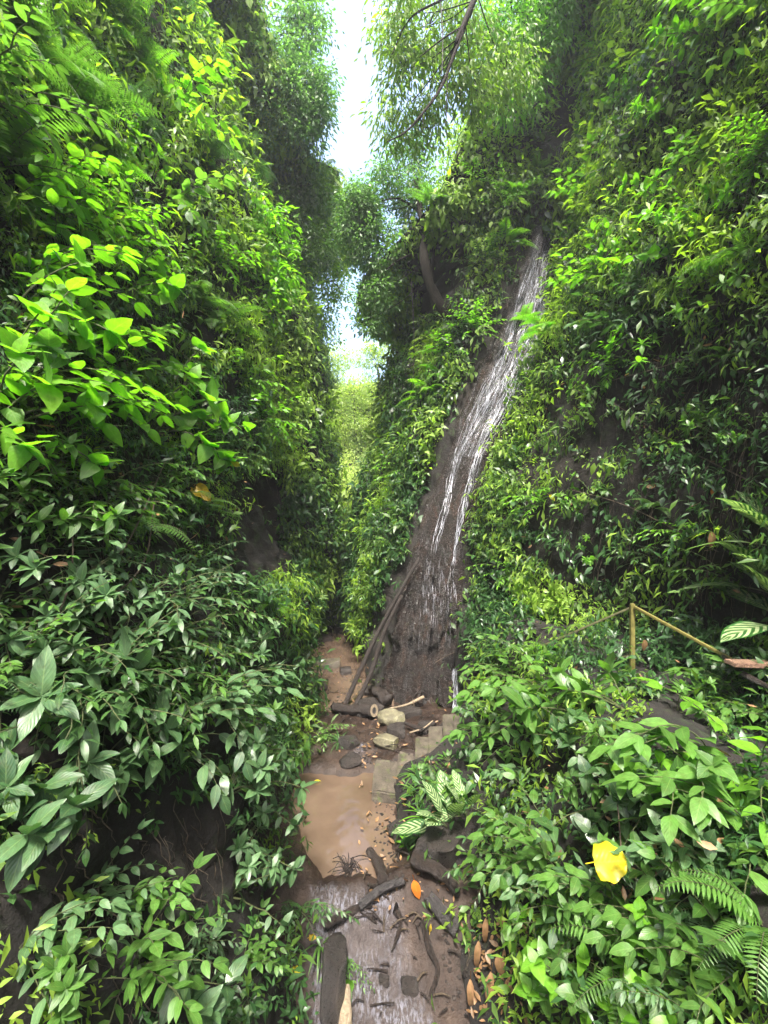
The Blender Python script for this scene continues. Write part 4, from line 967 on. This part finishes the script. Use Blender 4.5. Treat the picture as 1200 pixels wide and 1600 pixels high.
tree('pale green small-leaved tree on the left rim, below the big dark crown',
     [a_(350, 420, 14.3), a_(370, 360, 14.3), a_(390, 300, 14.5), a_(400, 220, 14.5)], .1, .05, [],
     [blob(380, 260, 14, 60, 55, 50), blob(450, 290, 14.3, 42, 50, 46), blob(490, 330, 14.6, 34, 44, 36), blob(340, 330, 14, 50, 44, 36), blob(440, 360, 14.2, 48, 40, 40), blob(500, 400, 14.9, 30, 34, 30), blob(480, 290, 13.6, 40, 40, 40), blob(420, 330, 13.3, 50, 40, 36), blob(470, 380, 13.4, 40, 40, 34), blob(330, 250, 12.8, 50, 60, 40)], LM['mass_mid'], ls=.085, per=30, spread=.18)
tree('yellow-green bushy tree beside the sky gap on the left rim',
     [a_(470, 470, 16.5), a_(490, 400, 16.6), a_(505, 330, 16.6)], .09, .04, [],
     [blob(515, 325, 16.5, 34, 40, 40), blob(528, 380, 16.8, 28, 50, 44), blob(520, 440, 16.8, 28, 36, 34), blob(500, 500, 17, 26, 40, 30), blob(540, 335, 16.8, 30, 26, 40), blob(545, 385, 16.9, 24, 30, 36)], LM['mass_light'], ls=.095, per=26, spread=.2)
tree('dark tree with a leaning trunk on the right rim, below the sky gap',
     [a_(722, 505, 11.6), a_(700, 490, 11.7), a_(678, 460, 11.9), a_(664, 410, 12.2), a_(660, 350, 12.6), a_(650, 280, 13)], .19, .07,
     [([a_(668, 425, 12.8), a_(650, 400, 12.7), a_(625, 405, 12.6), a_(600, 425, 12.6)], .05, .02), ([a_(675, 440, 12.7), a_(680, 380, 12.6), a_(700, 330, 12.6)], .05, .02), ([a_(655, 330, 13), a_(620, 310, 13), a_(580, 320, 13)], .04, .015)],
     [blob(620, 280, 13, 48, 40, 40), blob(575, 330, 13, 32, 40, 34), blob(600, 390, 13, 44, 40, 42), blob(655, 320, 13.2, 44, 44, 36), blob(560, 370, 13, 32, 44, 44), blob(560, 325, 13, 32, 32, 44), blob(590, 450, 13, 34, 40, 26), blob(575, 500, 13, 22, 28, 12), blob(640, 235, 13.2, 30, 30, 18)], LM['crown_blue'], ls=.08, per=34, spread=.16)
tree('bright green airy tree between the leaning trunk and the waterfall',
     [a_(735, 490, 13.6), a_(738, 420, 13.6), a_(745, 340, 13.7), a_(750, 250, 13.7)], .16, .06,
     [([a_(738, 430, 13.6), a_(715, 370, 13.6), a_(700, 300, 13.6)], .05, .02), ([a_(745, 360, 13.7), a_(775, 300, 13.6), a_(790, 250, 13.6)], .05, .02)],
     [blob(720, 250, 13.5, 44, 48, 40), blob(770, 220, 13.6, 44, 44, 36), blob(710, 340, 13.5, 34, 44, 26), blob(700, 400, 13.6, 34, 36, 18), blob(800, 160, 13.8, 40, 44, 34), blob(760, 300, 13.8, 36, 34, 20), blob(660, 480, 14.4, 30, 44, 18), blob(730, 430, 14.2, 34, 40, 16)], LM['mass_light'], ls=.085, per=26, spread=.19)
tree('overhanging tree with hanging narrow leaves at the top, right of the sky gap',
     [a_(880, -190, 9.5), a_(800, -120, 9.2), a_(745, -10, 8.9), a_(712, 70, 8.8)], .10, .04,
     [([a_(745, -10, 8.9), a_(712, 78, 8.8), a_(690, 135, 8.8), a_(662, 175, 8.7), a_(635, 205, 8.7), a_(605, 222, 8.6)], .038, .012), ([a_(725, 40, 8.8), a_(690, 62, 8.8), a_(655, 90, 8.9)], .02, .008), ([a_(700, 100, 8.8), a_(697, 190, 8.8), a_(698, 215, 8.8)], .012, .005), ([a_(660, 176, 8.7), a_(662, 215, 8.7)], .010, .004), ([a_(750, -30, 8.9), a_(690, 0, 9), a_(640, 30, 9.2), a_(610, 90, 9.2)], .03, .01)],
     [blob(622, 20, 9.6, 42, 60, 22), blob(670, 40, 9.6, 60, 60, 32), blob(628, 110, 9.8, 36, 56, 17), blob(675, 130, 9.9, 48, 50, 19), blob(720, 60, 9.8, 50, 60, 30), blob(612, 190, 9.9, 28, 30, 8), blob(655, 200, 10.2, 40, 34, 12), blob(740, 140, 10, 44, 40, 22), blob(790, 110, 10, 40, 40, 18)], LM['mass_light'], ls=.115, tmpl=T_LN, per=24, spread=.2, droop=.9)
tree('lime green tree drooping from the cliff lip above the waterfall',
     [a_(900, -60, 11.5), a_(880, -30, 11.5), a_(850, 0, 11.4), a_(820, 30, 11.3)], .08, .03, [([a_(860, -10, 11.4), a_(800, 20, 11.2), a_(750, 70, 11)], .03, .01)],
     [blob(800, 20, 11, 50, 60, 44), blob(760, 80, 11, 40, 50, 34), blob(830, 90, 11.2, 40, 44, 28), blob(870, 20, 11.2, 44, 50, 30), blob(810, 160, 11.2, 30, 34, 16), blob(780, -50, 11, 60, 50, 30)], LM['leaf_lime'], ls=.12, tmpl=T_LN, per=20, spread=.2, droop=.8)
tree('lime-tipped small tree standing out from the left cliff, left of the hanging palm fronds',
     [a_(320, 560, 8.3), a_(345, 500, 8.6), a_(370, 430, 8.9), a_(390, 360, 9)], .035, .015,
     [([a_(350, 490, 8.6), a_(400, 450, 8.9), a_(430, 440, 9)], .014, .006), ([a_(365, 440, 8.9), a_(400, 400, 9), a_(435, 370, 9.1)], .014, .006)],
     [blob(400, 330, 9, 38, 24, 16), blob(430, 370, 9.1, 24, 36, 14), blob(390, 410, 9, 40, 26, 16), blob(430, 440, 9.1, 26, 26, 12), blob(370, 370, 9, 30, 24, 12), blob(400, 480, 8.9, 36, 24, 12)], LM['leaf_lime'], ls=.11, per=14, spread=.14, name='small_tree')
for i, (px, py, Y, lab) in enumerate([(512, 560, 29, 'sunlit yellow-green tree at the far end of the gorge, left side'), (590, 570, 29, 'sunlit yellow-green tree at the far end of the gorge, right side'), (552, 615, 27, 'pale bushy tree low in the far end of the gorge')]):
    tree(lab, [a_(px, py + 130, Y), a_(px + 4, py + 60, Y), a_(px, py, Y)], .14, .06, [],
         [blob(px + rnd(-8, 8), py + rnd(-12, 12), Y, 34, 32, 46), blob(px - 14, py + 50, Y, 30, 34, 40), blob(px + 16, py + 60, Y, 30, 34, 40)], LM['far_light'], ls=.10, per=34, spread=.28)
# straight hanging vines
for (px, y0, y1, Y, lab) in ((645, 440, 620, 12.2, 'straight thin dark vine hanging below the leaning trunk'), (352, 190, 310, 11, 'pale bare vine hanging in the upper left cliff'), (690, 0, 120, 9, 'thin vine dangling from the overhanging branch')):
    log_obj('vine', [a_(px - 2, y0, Y), a_(px + 2, (y0 + y1) / 2, Y), a_(px, y1, Y)], .012, .009, TWIG if px == 352 else WETWOOD, lab, 'vine', sides=5, lump=.05)

# ------------------------------------------------------------------ leaf cover on the cliffs (uncountable)
T_M1 = leaf(1, .44, .65, 1.1, 3, .14, .35); T_M2 = leaf(1, .28, .7, .9, 2, .16, .35)
def cover(G, us, vs, nsamp, rockf, seed):
    r = np.random.default_rng(seed)
    A0 = G[:-1, :-1]; B0 = G[1:, :-1]; D0 = G[:-1, 1:]; C0 = G[1:, 1:]
    cr_ = np.cross(C0 - A0, D0 - B0); area = np.linalg.norm(cr_, axis=2) / 2; nrm = cr_ / np.maximum(np.linalg.norm(cr_, axis=2, keepdims=True), 1e-9)
    cen = (A0 + B0 + C0 + D0) / 4; toc = np.array([0, 8, 5.]) - cen; toc[..., 1] = np.where(cen[..., 1] > 7, -3, toc[..., 1]); toc[..., 2] = 0
    sg = np.sign(np.sum(nrm * np.array([-np.sign(cen.mean(axis=(0, 1))[0] if False else 1), 0, 0]), axis=2))
    cx = G[:, :, 0].mean(); s = -1 if cx > 0 else 1      # right cliff faces -x
    flip = np.where(nrm[..., 0] * s < 0, -1, 1); nrm = nrm * flip[..., None]
    dist = np.linalg.norm(cen - np.array([0, 0, CAMZ]), axis=2); Y = np.maximum(cen[..., 1], .3)
    px = 600 + F * cen[..., 0] / Y; py = 800 - F * (cen[..., 2] - CAMZ) / Y
    wgt = area / dist ** 1.05
    vis = (px > -330) & (px < 1530) & (py > -330) & (py < 1930) & (cen[..., 1] > .8) & (np.abs(cen[..., 0]) < 11)
    wgt = np.where(vis, wgt, 0)
    um = (np.array(us)[:-1] + np.array(us)[1:]) / 2
    wgt[:, np.array(vs)[:-1] > 10.05] *= .03
    toc = np.array([0, 0, CAMZ]) - cen; toc /= np.linalg.norm(toc, axis=2, keepdims=True); fc = np.sum(nrm * toc, axis=2); hiv = (np.array(vs)[:-1] > 8.6)[None, :] & (fc < 0); nrm = np.where(hiv[..., None], -nrm, nrm); fc = np.where(hiv, -fc, fc); wgt = wgt * np.clip(.25 + 1.2 * fc, .12, 1)
    if rockf is not None:
        inr = np.zeros(wgt.shape, bool)
        for i, u in enumerate(um):
            for j in range(wgt.shape[1]):
                if rockf(u, vs[j]): inr[i, j] = True
        wgt = np.where(inr, wgt * .0, wgt)
    # bare patches of the place
    bare = ((px - 200) / 220) ** 2 + ((py - 1420) / 200) ** 2 < 1; wgt = np.where(bare & (cen[..., 0] < 0), wgt * .2, wgt)
    bare = ((px - 1080) / 250) ** 2 + ((py - 740) / 260) ** 2 < 1; wgt = np.where(bare & (cen[..., 0] > 0), wgt * .34, wgt)
    low = (py > 1060) & (cen[..., 0] > 0); wgt = np.where(low, wgt * np.where(cen[..., 2] > 1.7, .9, .38), wgt)
    hol = (px > 355) & (px < 435) & (py > 720) & (py < 900); wgt = np.where(hol, wgt * .1, wgt)
    wgt = np.where((cen[..., 0] < 0) & (cen[..., 1] < 6.5) & (py > 700), wgt * .5, wgt)
    edge = (px < 60) & (py > 640) & (py < 1000); wgt = np.where(edge, wgt * .4, wgt)
    for i in range(wgt.shape[0]):
        for j in range(wgt.shape[1]):
            if wgt[i, j] > 0 and (blocked(px[i, j], py[i, j]) or (cen[i, j, 1] < 9.9 and cen[i, j, 1] > 5 and blocked(px[i, j] - 14, py[i, j]))): wgt[i, j] *= .04
    fl = wgt.ravel(); idx = r.choice(len(fl), nsamp, p=fl / fl.sum())
    I, J = np.unravel_index(idx, wgt.shape); a = r.random((nsamp, 1)); b = r.random((nsamp, 1))
    P = A0[I, J] * (1 - a) * (1 - b) + B0[I, J] * a * (1 - b) + C0[I, J] * a * b + D0[I, J] * (1 - a) * b
    n = nrm[I, J]
    return P, n, dist[I, J]
res = {'mass_dark': Acc(), 'mass_mid': Acc(), 'mass_light': Acc()}
def scatter_cover(P, n, dist, r, size0=.05, light=.0, offs=.30):
    N_ = len(P)
    nz = np.array([noise.noise(Vector(p) * .8) for p in P]); nz2 = np.array([noise.noise(Vector(p) * 2.6 + Vector((9, 9, 9))) for p in P])
    keep = nz2 > np.where(P[:, 1] < 9.8, -.16, -.34); light = np.broadcast_to(light, (N_,))[keep]; P = P[keep]; n = n[keep]; dist = dist[keep]; nz = nz[keep]; nz2 = nz2[keep]; N_ = len(P)
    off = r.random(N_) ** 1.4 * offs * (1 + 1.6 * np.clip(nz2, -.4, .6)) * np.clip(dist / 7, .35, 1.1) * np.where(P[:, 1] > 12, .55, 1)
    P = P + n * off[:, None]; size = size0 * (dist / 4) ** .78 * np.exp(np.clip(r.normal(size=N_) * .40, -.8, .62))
    t = nz + r.normal(size=N_) * .22 + light + (off - .12) * .9  # scattered tone, with painted shade: darker close to the wall, paler outside
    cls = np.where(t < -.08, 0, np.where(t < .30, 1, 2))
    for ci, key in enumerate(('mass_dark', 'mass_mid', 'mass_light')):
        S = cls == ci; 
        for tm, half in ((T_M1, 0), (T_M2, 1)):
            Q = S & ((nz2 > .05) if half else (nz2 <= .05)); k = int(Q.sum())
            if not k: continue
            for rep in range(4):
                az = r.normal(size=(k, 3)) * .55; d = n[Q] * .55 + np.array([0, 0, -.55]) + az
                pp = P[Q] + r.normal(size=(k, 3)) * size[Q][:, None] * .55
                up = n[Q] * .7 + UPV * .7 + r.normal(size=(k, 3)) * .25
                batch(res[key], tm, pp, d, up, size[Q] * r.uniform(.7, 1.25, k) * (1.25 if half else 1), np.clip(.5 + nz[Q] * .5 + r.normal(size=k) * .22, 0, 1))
r_ = np.random.default_rng(5)
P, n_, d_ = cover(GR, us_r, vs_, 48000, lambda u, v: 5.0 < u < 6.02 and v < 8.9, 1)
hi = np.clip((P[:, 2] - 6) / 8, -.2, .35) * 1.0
scatter_cover(P, n_, d_, r_, light=0.02 + hi * .6 + np.where(P[:, 1] > 11, .2, 0) - .30 * np.exp(-((600 + F * P[:, 0] / P[:, 1] - 1060) / 230) ** 2 - ((800 - F * (P[:, 2] - CAMZ) / P[:, 1] - 720) / 260) ** 2))  # light put into leaf tone: paler high and far, darker at middle right
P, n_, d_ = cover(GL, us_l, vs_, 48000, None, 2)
scatter_cover(P, n_, d_, r_, light=-.06 + np.clip((P[:, 2] - 5) / 10, -.1, .25) + np.where(P[:, 1] > 10, .30, 0))  # painted brightening: paler leaves higher up and on the crown-shaded far part
names = {'mass_dark': ('dark_ivy_cover', 'dark green climbing leaves covering the gorge walls'), 'mass_mid': ('ivy_cover', 'mid green climbing leaves covering the gorge walls'), 'mass_light': ('light_ivy_cover', 'light green climbing leaves covering the gorge walls')}
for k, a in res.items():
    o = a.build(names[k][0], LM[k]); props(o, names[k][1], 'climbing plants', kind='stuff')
# undergrowth on the far hillside
acc = Acc(); pts = []
while len(pts) < 34000:
    x = rnd(-6, 5); y = rnd(20, 32); z = min(hill_z(x, y), 11.4)
    pts.append((x, y, z + rnd(-.05, .5) + 1.0 * abs(noise.noise(Vector((x, y, 0)) * .8))))
pts = np.array(pts); k = len(pts)
for rep in range(4): batch(acc, T_M1, pts + rng.normal(size=(k, 3)) * .12, rng.normal(size=(k, 3)) * .6 + np.array([0, -.5, -.3]), np.tile([0, -.6, .8], (k, 1)) + rng.normal(size=(k, 3)) * .3, rng.uniform(.08, .17, k), np.clip(rng.normal(.5, .25, k) + .5 * np.sin(pts[:, 0] * 2.2 + pts[:, 1]), 0, 1))
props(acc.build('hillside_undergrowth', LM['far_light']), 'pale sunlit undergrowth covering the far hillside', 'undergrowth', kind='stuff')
# fine dry roots and creepers hanging down the cliffs
acc = Acc()
def roots(x0, x1, y0, y1, n, L0, L1):
    for k in range(n):
        px, py = rnd(x0, x1), rnd(y0, y1); p, nn = hit(px, py); q = p + nn * .06; pts = [q]; L = rnd(L0, L1)
        drift = rnd(-.25, .25)
        for i in range(8): q = q + Vector((drift * L / 8 + random.gauss(0, .02) - nn.x * -.01, random.gauss(0, .015), -L / 8 if rnd(0, 1) < .93 else .02)); pts.append(q + nn * .02)
        tube(acc, pts, rnd(.002, .006), .0015, 3)
roots(900, 1200, 480, 900, 170, .3, 1.0); roots(20, 330, 560, 1000, 110, .3, .9); roots(940, 1010, 1130, 1230, 26, .3, .7); roots(60, 340, 1240, 1560, 70, .15, .5); roots(1080, 1200, 0, 300, 40, .5, 1.5); roots(720, 900, 230, 420, 40, .5, 1.5); roots(740, 860, 1000, 1500, 60, .2, .6); roots(0, 480, 150, 900, 150, .4, 1.3); roots(740, 1200, 250, 1000, 150, .4, 1.3)
props(acc.build('hanging_roots', TWIG), 'fine dry roots hanging down the gorge walls', 'roots', kind='stuff')
# a few bare arching stems standing off the cliffs
for i, (a, b, c) in enumerate([((60, 1040), (150, 870), (215, 740)), ((20, 1090), (70, 930), (75, 820)), ((85, 990), (170, 900), (200, 780)), ((1180, 480), (1090, 560), (980, 600)), ((1190, 760), (1080, 690), (960, 640)), ((1120, 860), (1000, 790), (900, 760)), ((960, 1200), (1000, 1290), (1020, 1380)), ((1190, 380), (1130, 440), (1060, 480)), ((940, 1330), (1060, 1500), (1130, 1590))]):
    p0, n0 = hit(*a); p1, n1 = hit(*b); p2, n2 = hit(*c)
    log_obj('creeper', [p0 + n0 * .02, p1 + n1 * .25, p2 + n2 * .3], .010, .004, TWIG, ['long bare stem arching up the left cliff past the wilted yellow leaf', 'bare stem rising at the left edge beside the dark soil', 'second bare stem, right of the one at the left edge', 'bare arching stem high at the right edge', 'bare stem crossing the middle of the right cliff', 'bare stem above the handrail on the right cliff', 'dry stem hanging past the big yellow leaf', 'short bare stem below the lime sprigs at upper right', 'thin stem slanting down to the bottom right corner'][i], 'creeper', sides=5, lump=.08)
# fallen leaves
acc = Acc(); T_F = leaf(1, .42, .6, .8, 3, .3, -.25, .04)
pos = []; 
for k in range(820):
    z = rnd(0, 1) if k < 420 else 2
    px, py = (rnd(740, 850), rnd(1440, 1600)) if z < .4 else (rnd(560, 720), rnd(1100, 1440)) if z < .7 else (rnd(500, 580), rnd(990, 1200)) if z < .8 else (rnd(930, 1050), rnd(1280, 1500)) if z < 1.5 else random.choice([(rnd(0, 440), rnd(200, 1000)), (rnd(760, 1200), rnd(200, 1550))])
    p, nn = hit(px, py); pos.append(tuple(p + nn * (rnd(.005, .04) if z < 1.5 else rnd(.05, .35))))
k = len(pos); d = rng.normal(size=(k, 3)); d[:, 2] *= .35
batch(acc, T_F, np.array(pos), d, np.tile(UPV, (k, 1)) + rng.normal(size=(k, 3)) * .4, rng.uniform(.03, .10, k), rng.uniform(0, 1, k))
props(acc.build('fallen_leaves', LM['leaf_dead']), 'brown fallen leaves littering the stream banks', 'leaf litter', kind='stuff')

# ------------------------------------------------------------------ single leaves one can point at
def single(px, py, L, T, m, d, up, lab, name='leaf', lift=.06, group=None):
    p, n = hit(px, py); p = p + n * lift + Vector((0, 0, .02)); acc = Acc(); d = np.array(d, float); d /= np.linalg.norm(d)
    c0 = np.array([0, 0, 0.]) - d * L * .5
    batch(acc, T, [c0], [d], [up], [L], [.6]); tube(acc, [c0 - d * L * .25 + np.array([0, 0, -.01]), c0 + d * .004], .004, .003, 4)
    o = acc.build(name, LM[m]); o.location = p; props(o, lab, 'leaf', group); return o
T_LOBE = leaf(1, .98, .20, .45, 14, .10, .16, .035, cols=7)
T_LOBE[0][:, 1] *= 1 + .09 * np.cos(T_LOBE[2][:, 0] * 13) * np.abs(T_LOBE[2][:, 1]); T_LOBE[0][:, 2] += .05 * np.sin(T_LOBE[2][:, 1] * 7 + T_LOBE[2][:, 0] * 3)
T_CRUMP = (T_LOBE[0].copy(), T_LOBE[1], T_LOBE[2]); T_CRUMP[0][:, 2] += .22 * T_LOBE[2][:, 1] ** 2 + .10 * np.sin(T_LOBE[2][:, 0] * 11 + T_LOBE[2][:, 1] * 5); T_CRUMP[0][:, 1] *= .7
single(1022, 1362, .22, T_LOBE, 'leaf_yellow', (1, -.1, .1), (-.25, -1, .6), 'large bright yellow leaf lying on the plants in the lower right', lift=.42)
single(650, 1392, .20, T_BROAD, 'leaf_orange', (.25, -.3, -1), (-.2, -1, .4), 'bright orange fallen leaf standing on edge below the pool', lift=.05)
single(790, 1516, .19, T_BROAD, 'leaf_dead', (.1, -.2, -1), (-.3, -1, .3), 'big dry brown leaf hanging at the right of the cascade', lift=.05)
single(290, 785, .24, T_CRUMP, 'leaf_ochre', (.8, -.1, -.5), (.2, -1, .6), 'crumpled ochre-yellow leaf hanging below the lime leaves on the left', lift=.35)
single(335, 748, .15, T_CRUMP, 'leaf_yellow', (1, 0, -.1), (.1, -1, .6), 'small yellow leaf just above and right of the crumpled ochre leaf', lift=.35)
single(870, 775, .16, T_OVAL, 'leaf_yellow', (.6, -.1, -.6), (-.3, -1, .4), 'small yellow leaf on the right cliff beside the lower waterfall', lift=.12)
single(1027, 765, .15, T_BROAD, 'leaf_dead', (1, 0, .2), (-.3, -1, .4), 'pale withered leaf stuck on the bare right cliff', lift=.1)
single(1118, 776, .10, T_OVAL, 'leaf_orange', (.1, 0, -1), (-.3, -1, .4), 'small orange leaf hanging on the bare right cliff', lift=.1)
single(1018, 1050, .16, T_BROAD, 'leaf_dead', (0, 0, -1), (0, -1, .3), 'brown curled leaf hanging just below the handrail post', lift=.3)
single(1155, 850, .20, T_BROAD, 'leaf_dead', (.1, 0, -1), (0, -1, .3), 'grey-brown dead leaf caught on the striped plant at the right edge', lift=.3)
single(448, 1532, .08, T_CRUMP, 'leaf_yellow', (1, 0, 0), (.1, -1, .8), 'small crumpled yellow leaf near the bottom, left of the cascade', lift=.1)
single(490, 1458, .07, T_CRUMP, 'leaf_ochre', (1, 0, 0), (.1, -1, .8), 'small tan leaf above the strap-leaved tuft beside the cascade', lift=.1)
single(672, 1455, .07, T_OVAL, 'leaf_ochre', (.2, 0, 1), (.1, -1, .8), 'tiny ochre leaf standing on the cascade right of the driftwood', lift=.03)
single(497, 1222, .10, T_OVAL, 'leaf_yellow', (1, .3, 0), (.1, 0, 1), 'yellow leaf floating at the upper rim of the brown pool', lift=.01)
single(445, 400, .2, T_OVAL, 'leaf_ochre', (1, 0, 0), (.1, -1, .5), 'orange-tinted young leaf at the tip of the small lime tree', lift=.0)
# broad withered strap leaves at the right of the cascade
for k, (px, py) in enumerate([(770, 1470), (755, 1510), (775, 1560), (800, 1480), (745, 1570)]):
    single(px, py, rnd(.2, .3), leaf(1, .22, .3, .6, 6, .3, .5, .03), 'leaf_dead', (rnd(-.6, .2), -.4, -1), (-.3, -1, .4), 'long withered strap leaf drooping at the right of the wet cascade', name='dead_leaf', lift=.08, group='withered strap leaves by the cascade')
print('verts', sum(len(o.data.vertices) for o in bpy.data.objects if o.type == 'MESH'), 'objs', len(bpy.data.objects))

# ------------------------------------------------------------------ haze: humid air in the gorge
m, n, l, out = mat('haze_air'); pv = n.new('ShaderNodeVolumePrincipled'); pv.inputs['Density'].default_value = .0015; pv.inputs['Color'].default_value = (.90, .95, 1, 1); pv.inputs['Anisotropy'].default_value = .3
l.new(pv.outputs[0], out.inputs['Volume'])
xs = [c.co for o in bpy.data.objects if o.type == 'MESH' and o.get('kind') == 'structure' for c in o.data.vertices]
bm = bmesh.new(); bmesh.ops.create_cube(bm, size=1); me = bpy.data.meshes.new('haze')
for v in bm.verts: v.co = Vector((v.co.x * 150, 10 + v.co.y * 60, 13 + v.co.z * 34))
bm.to_mesh(me); bm.free(); me.materials.append(m); hz = bpy.data.objects.new('haze', me); C.objects.link(hz); hz['kind'] = 'stuff'
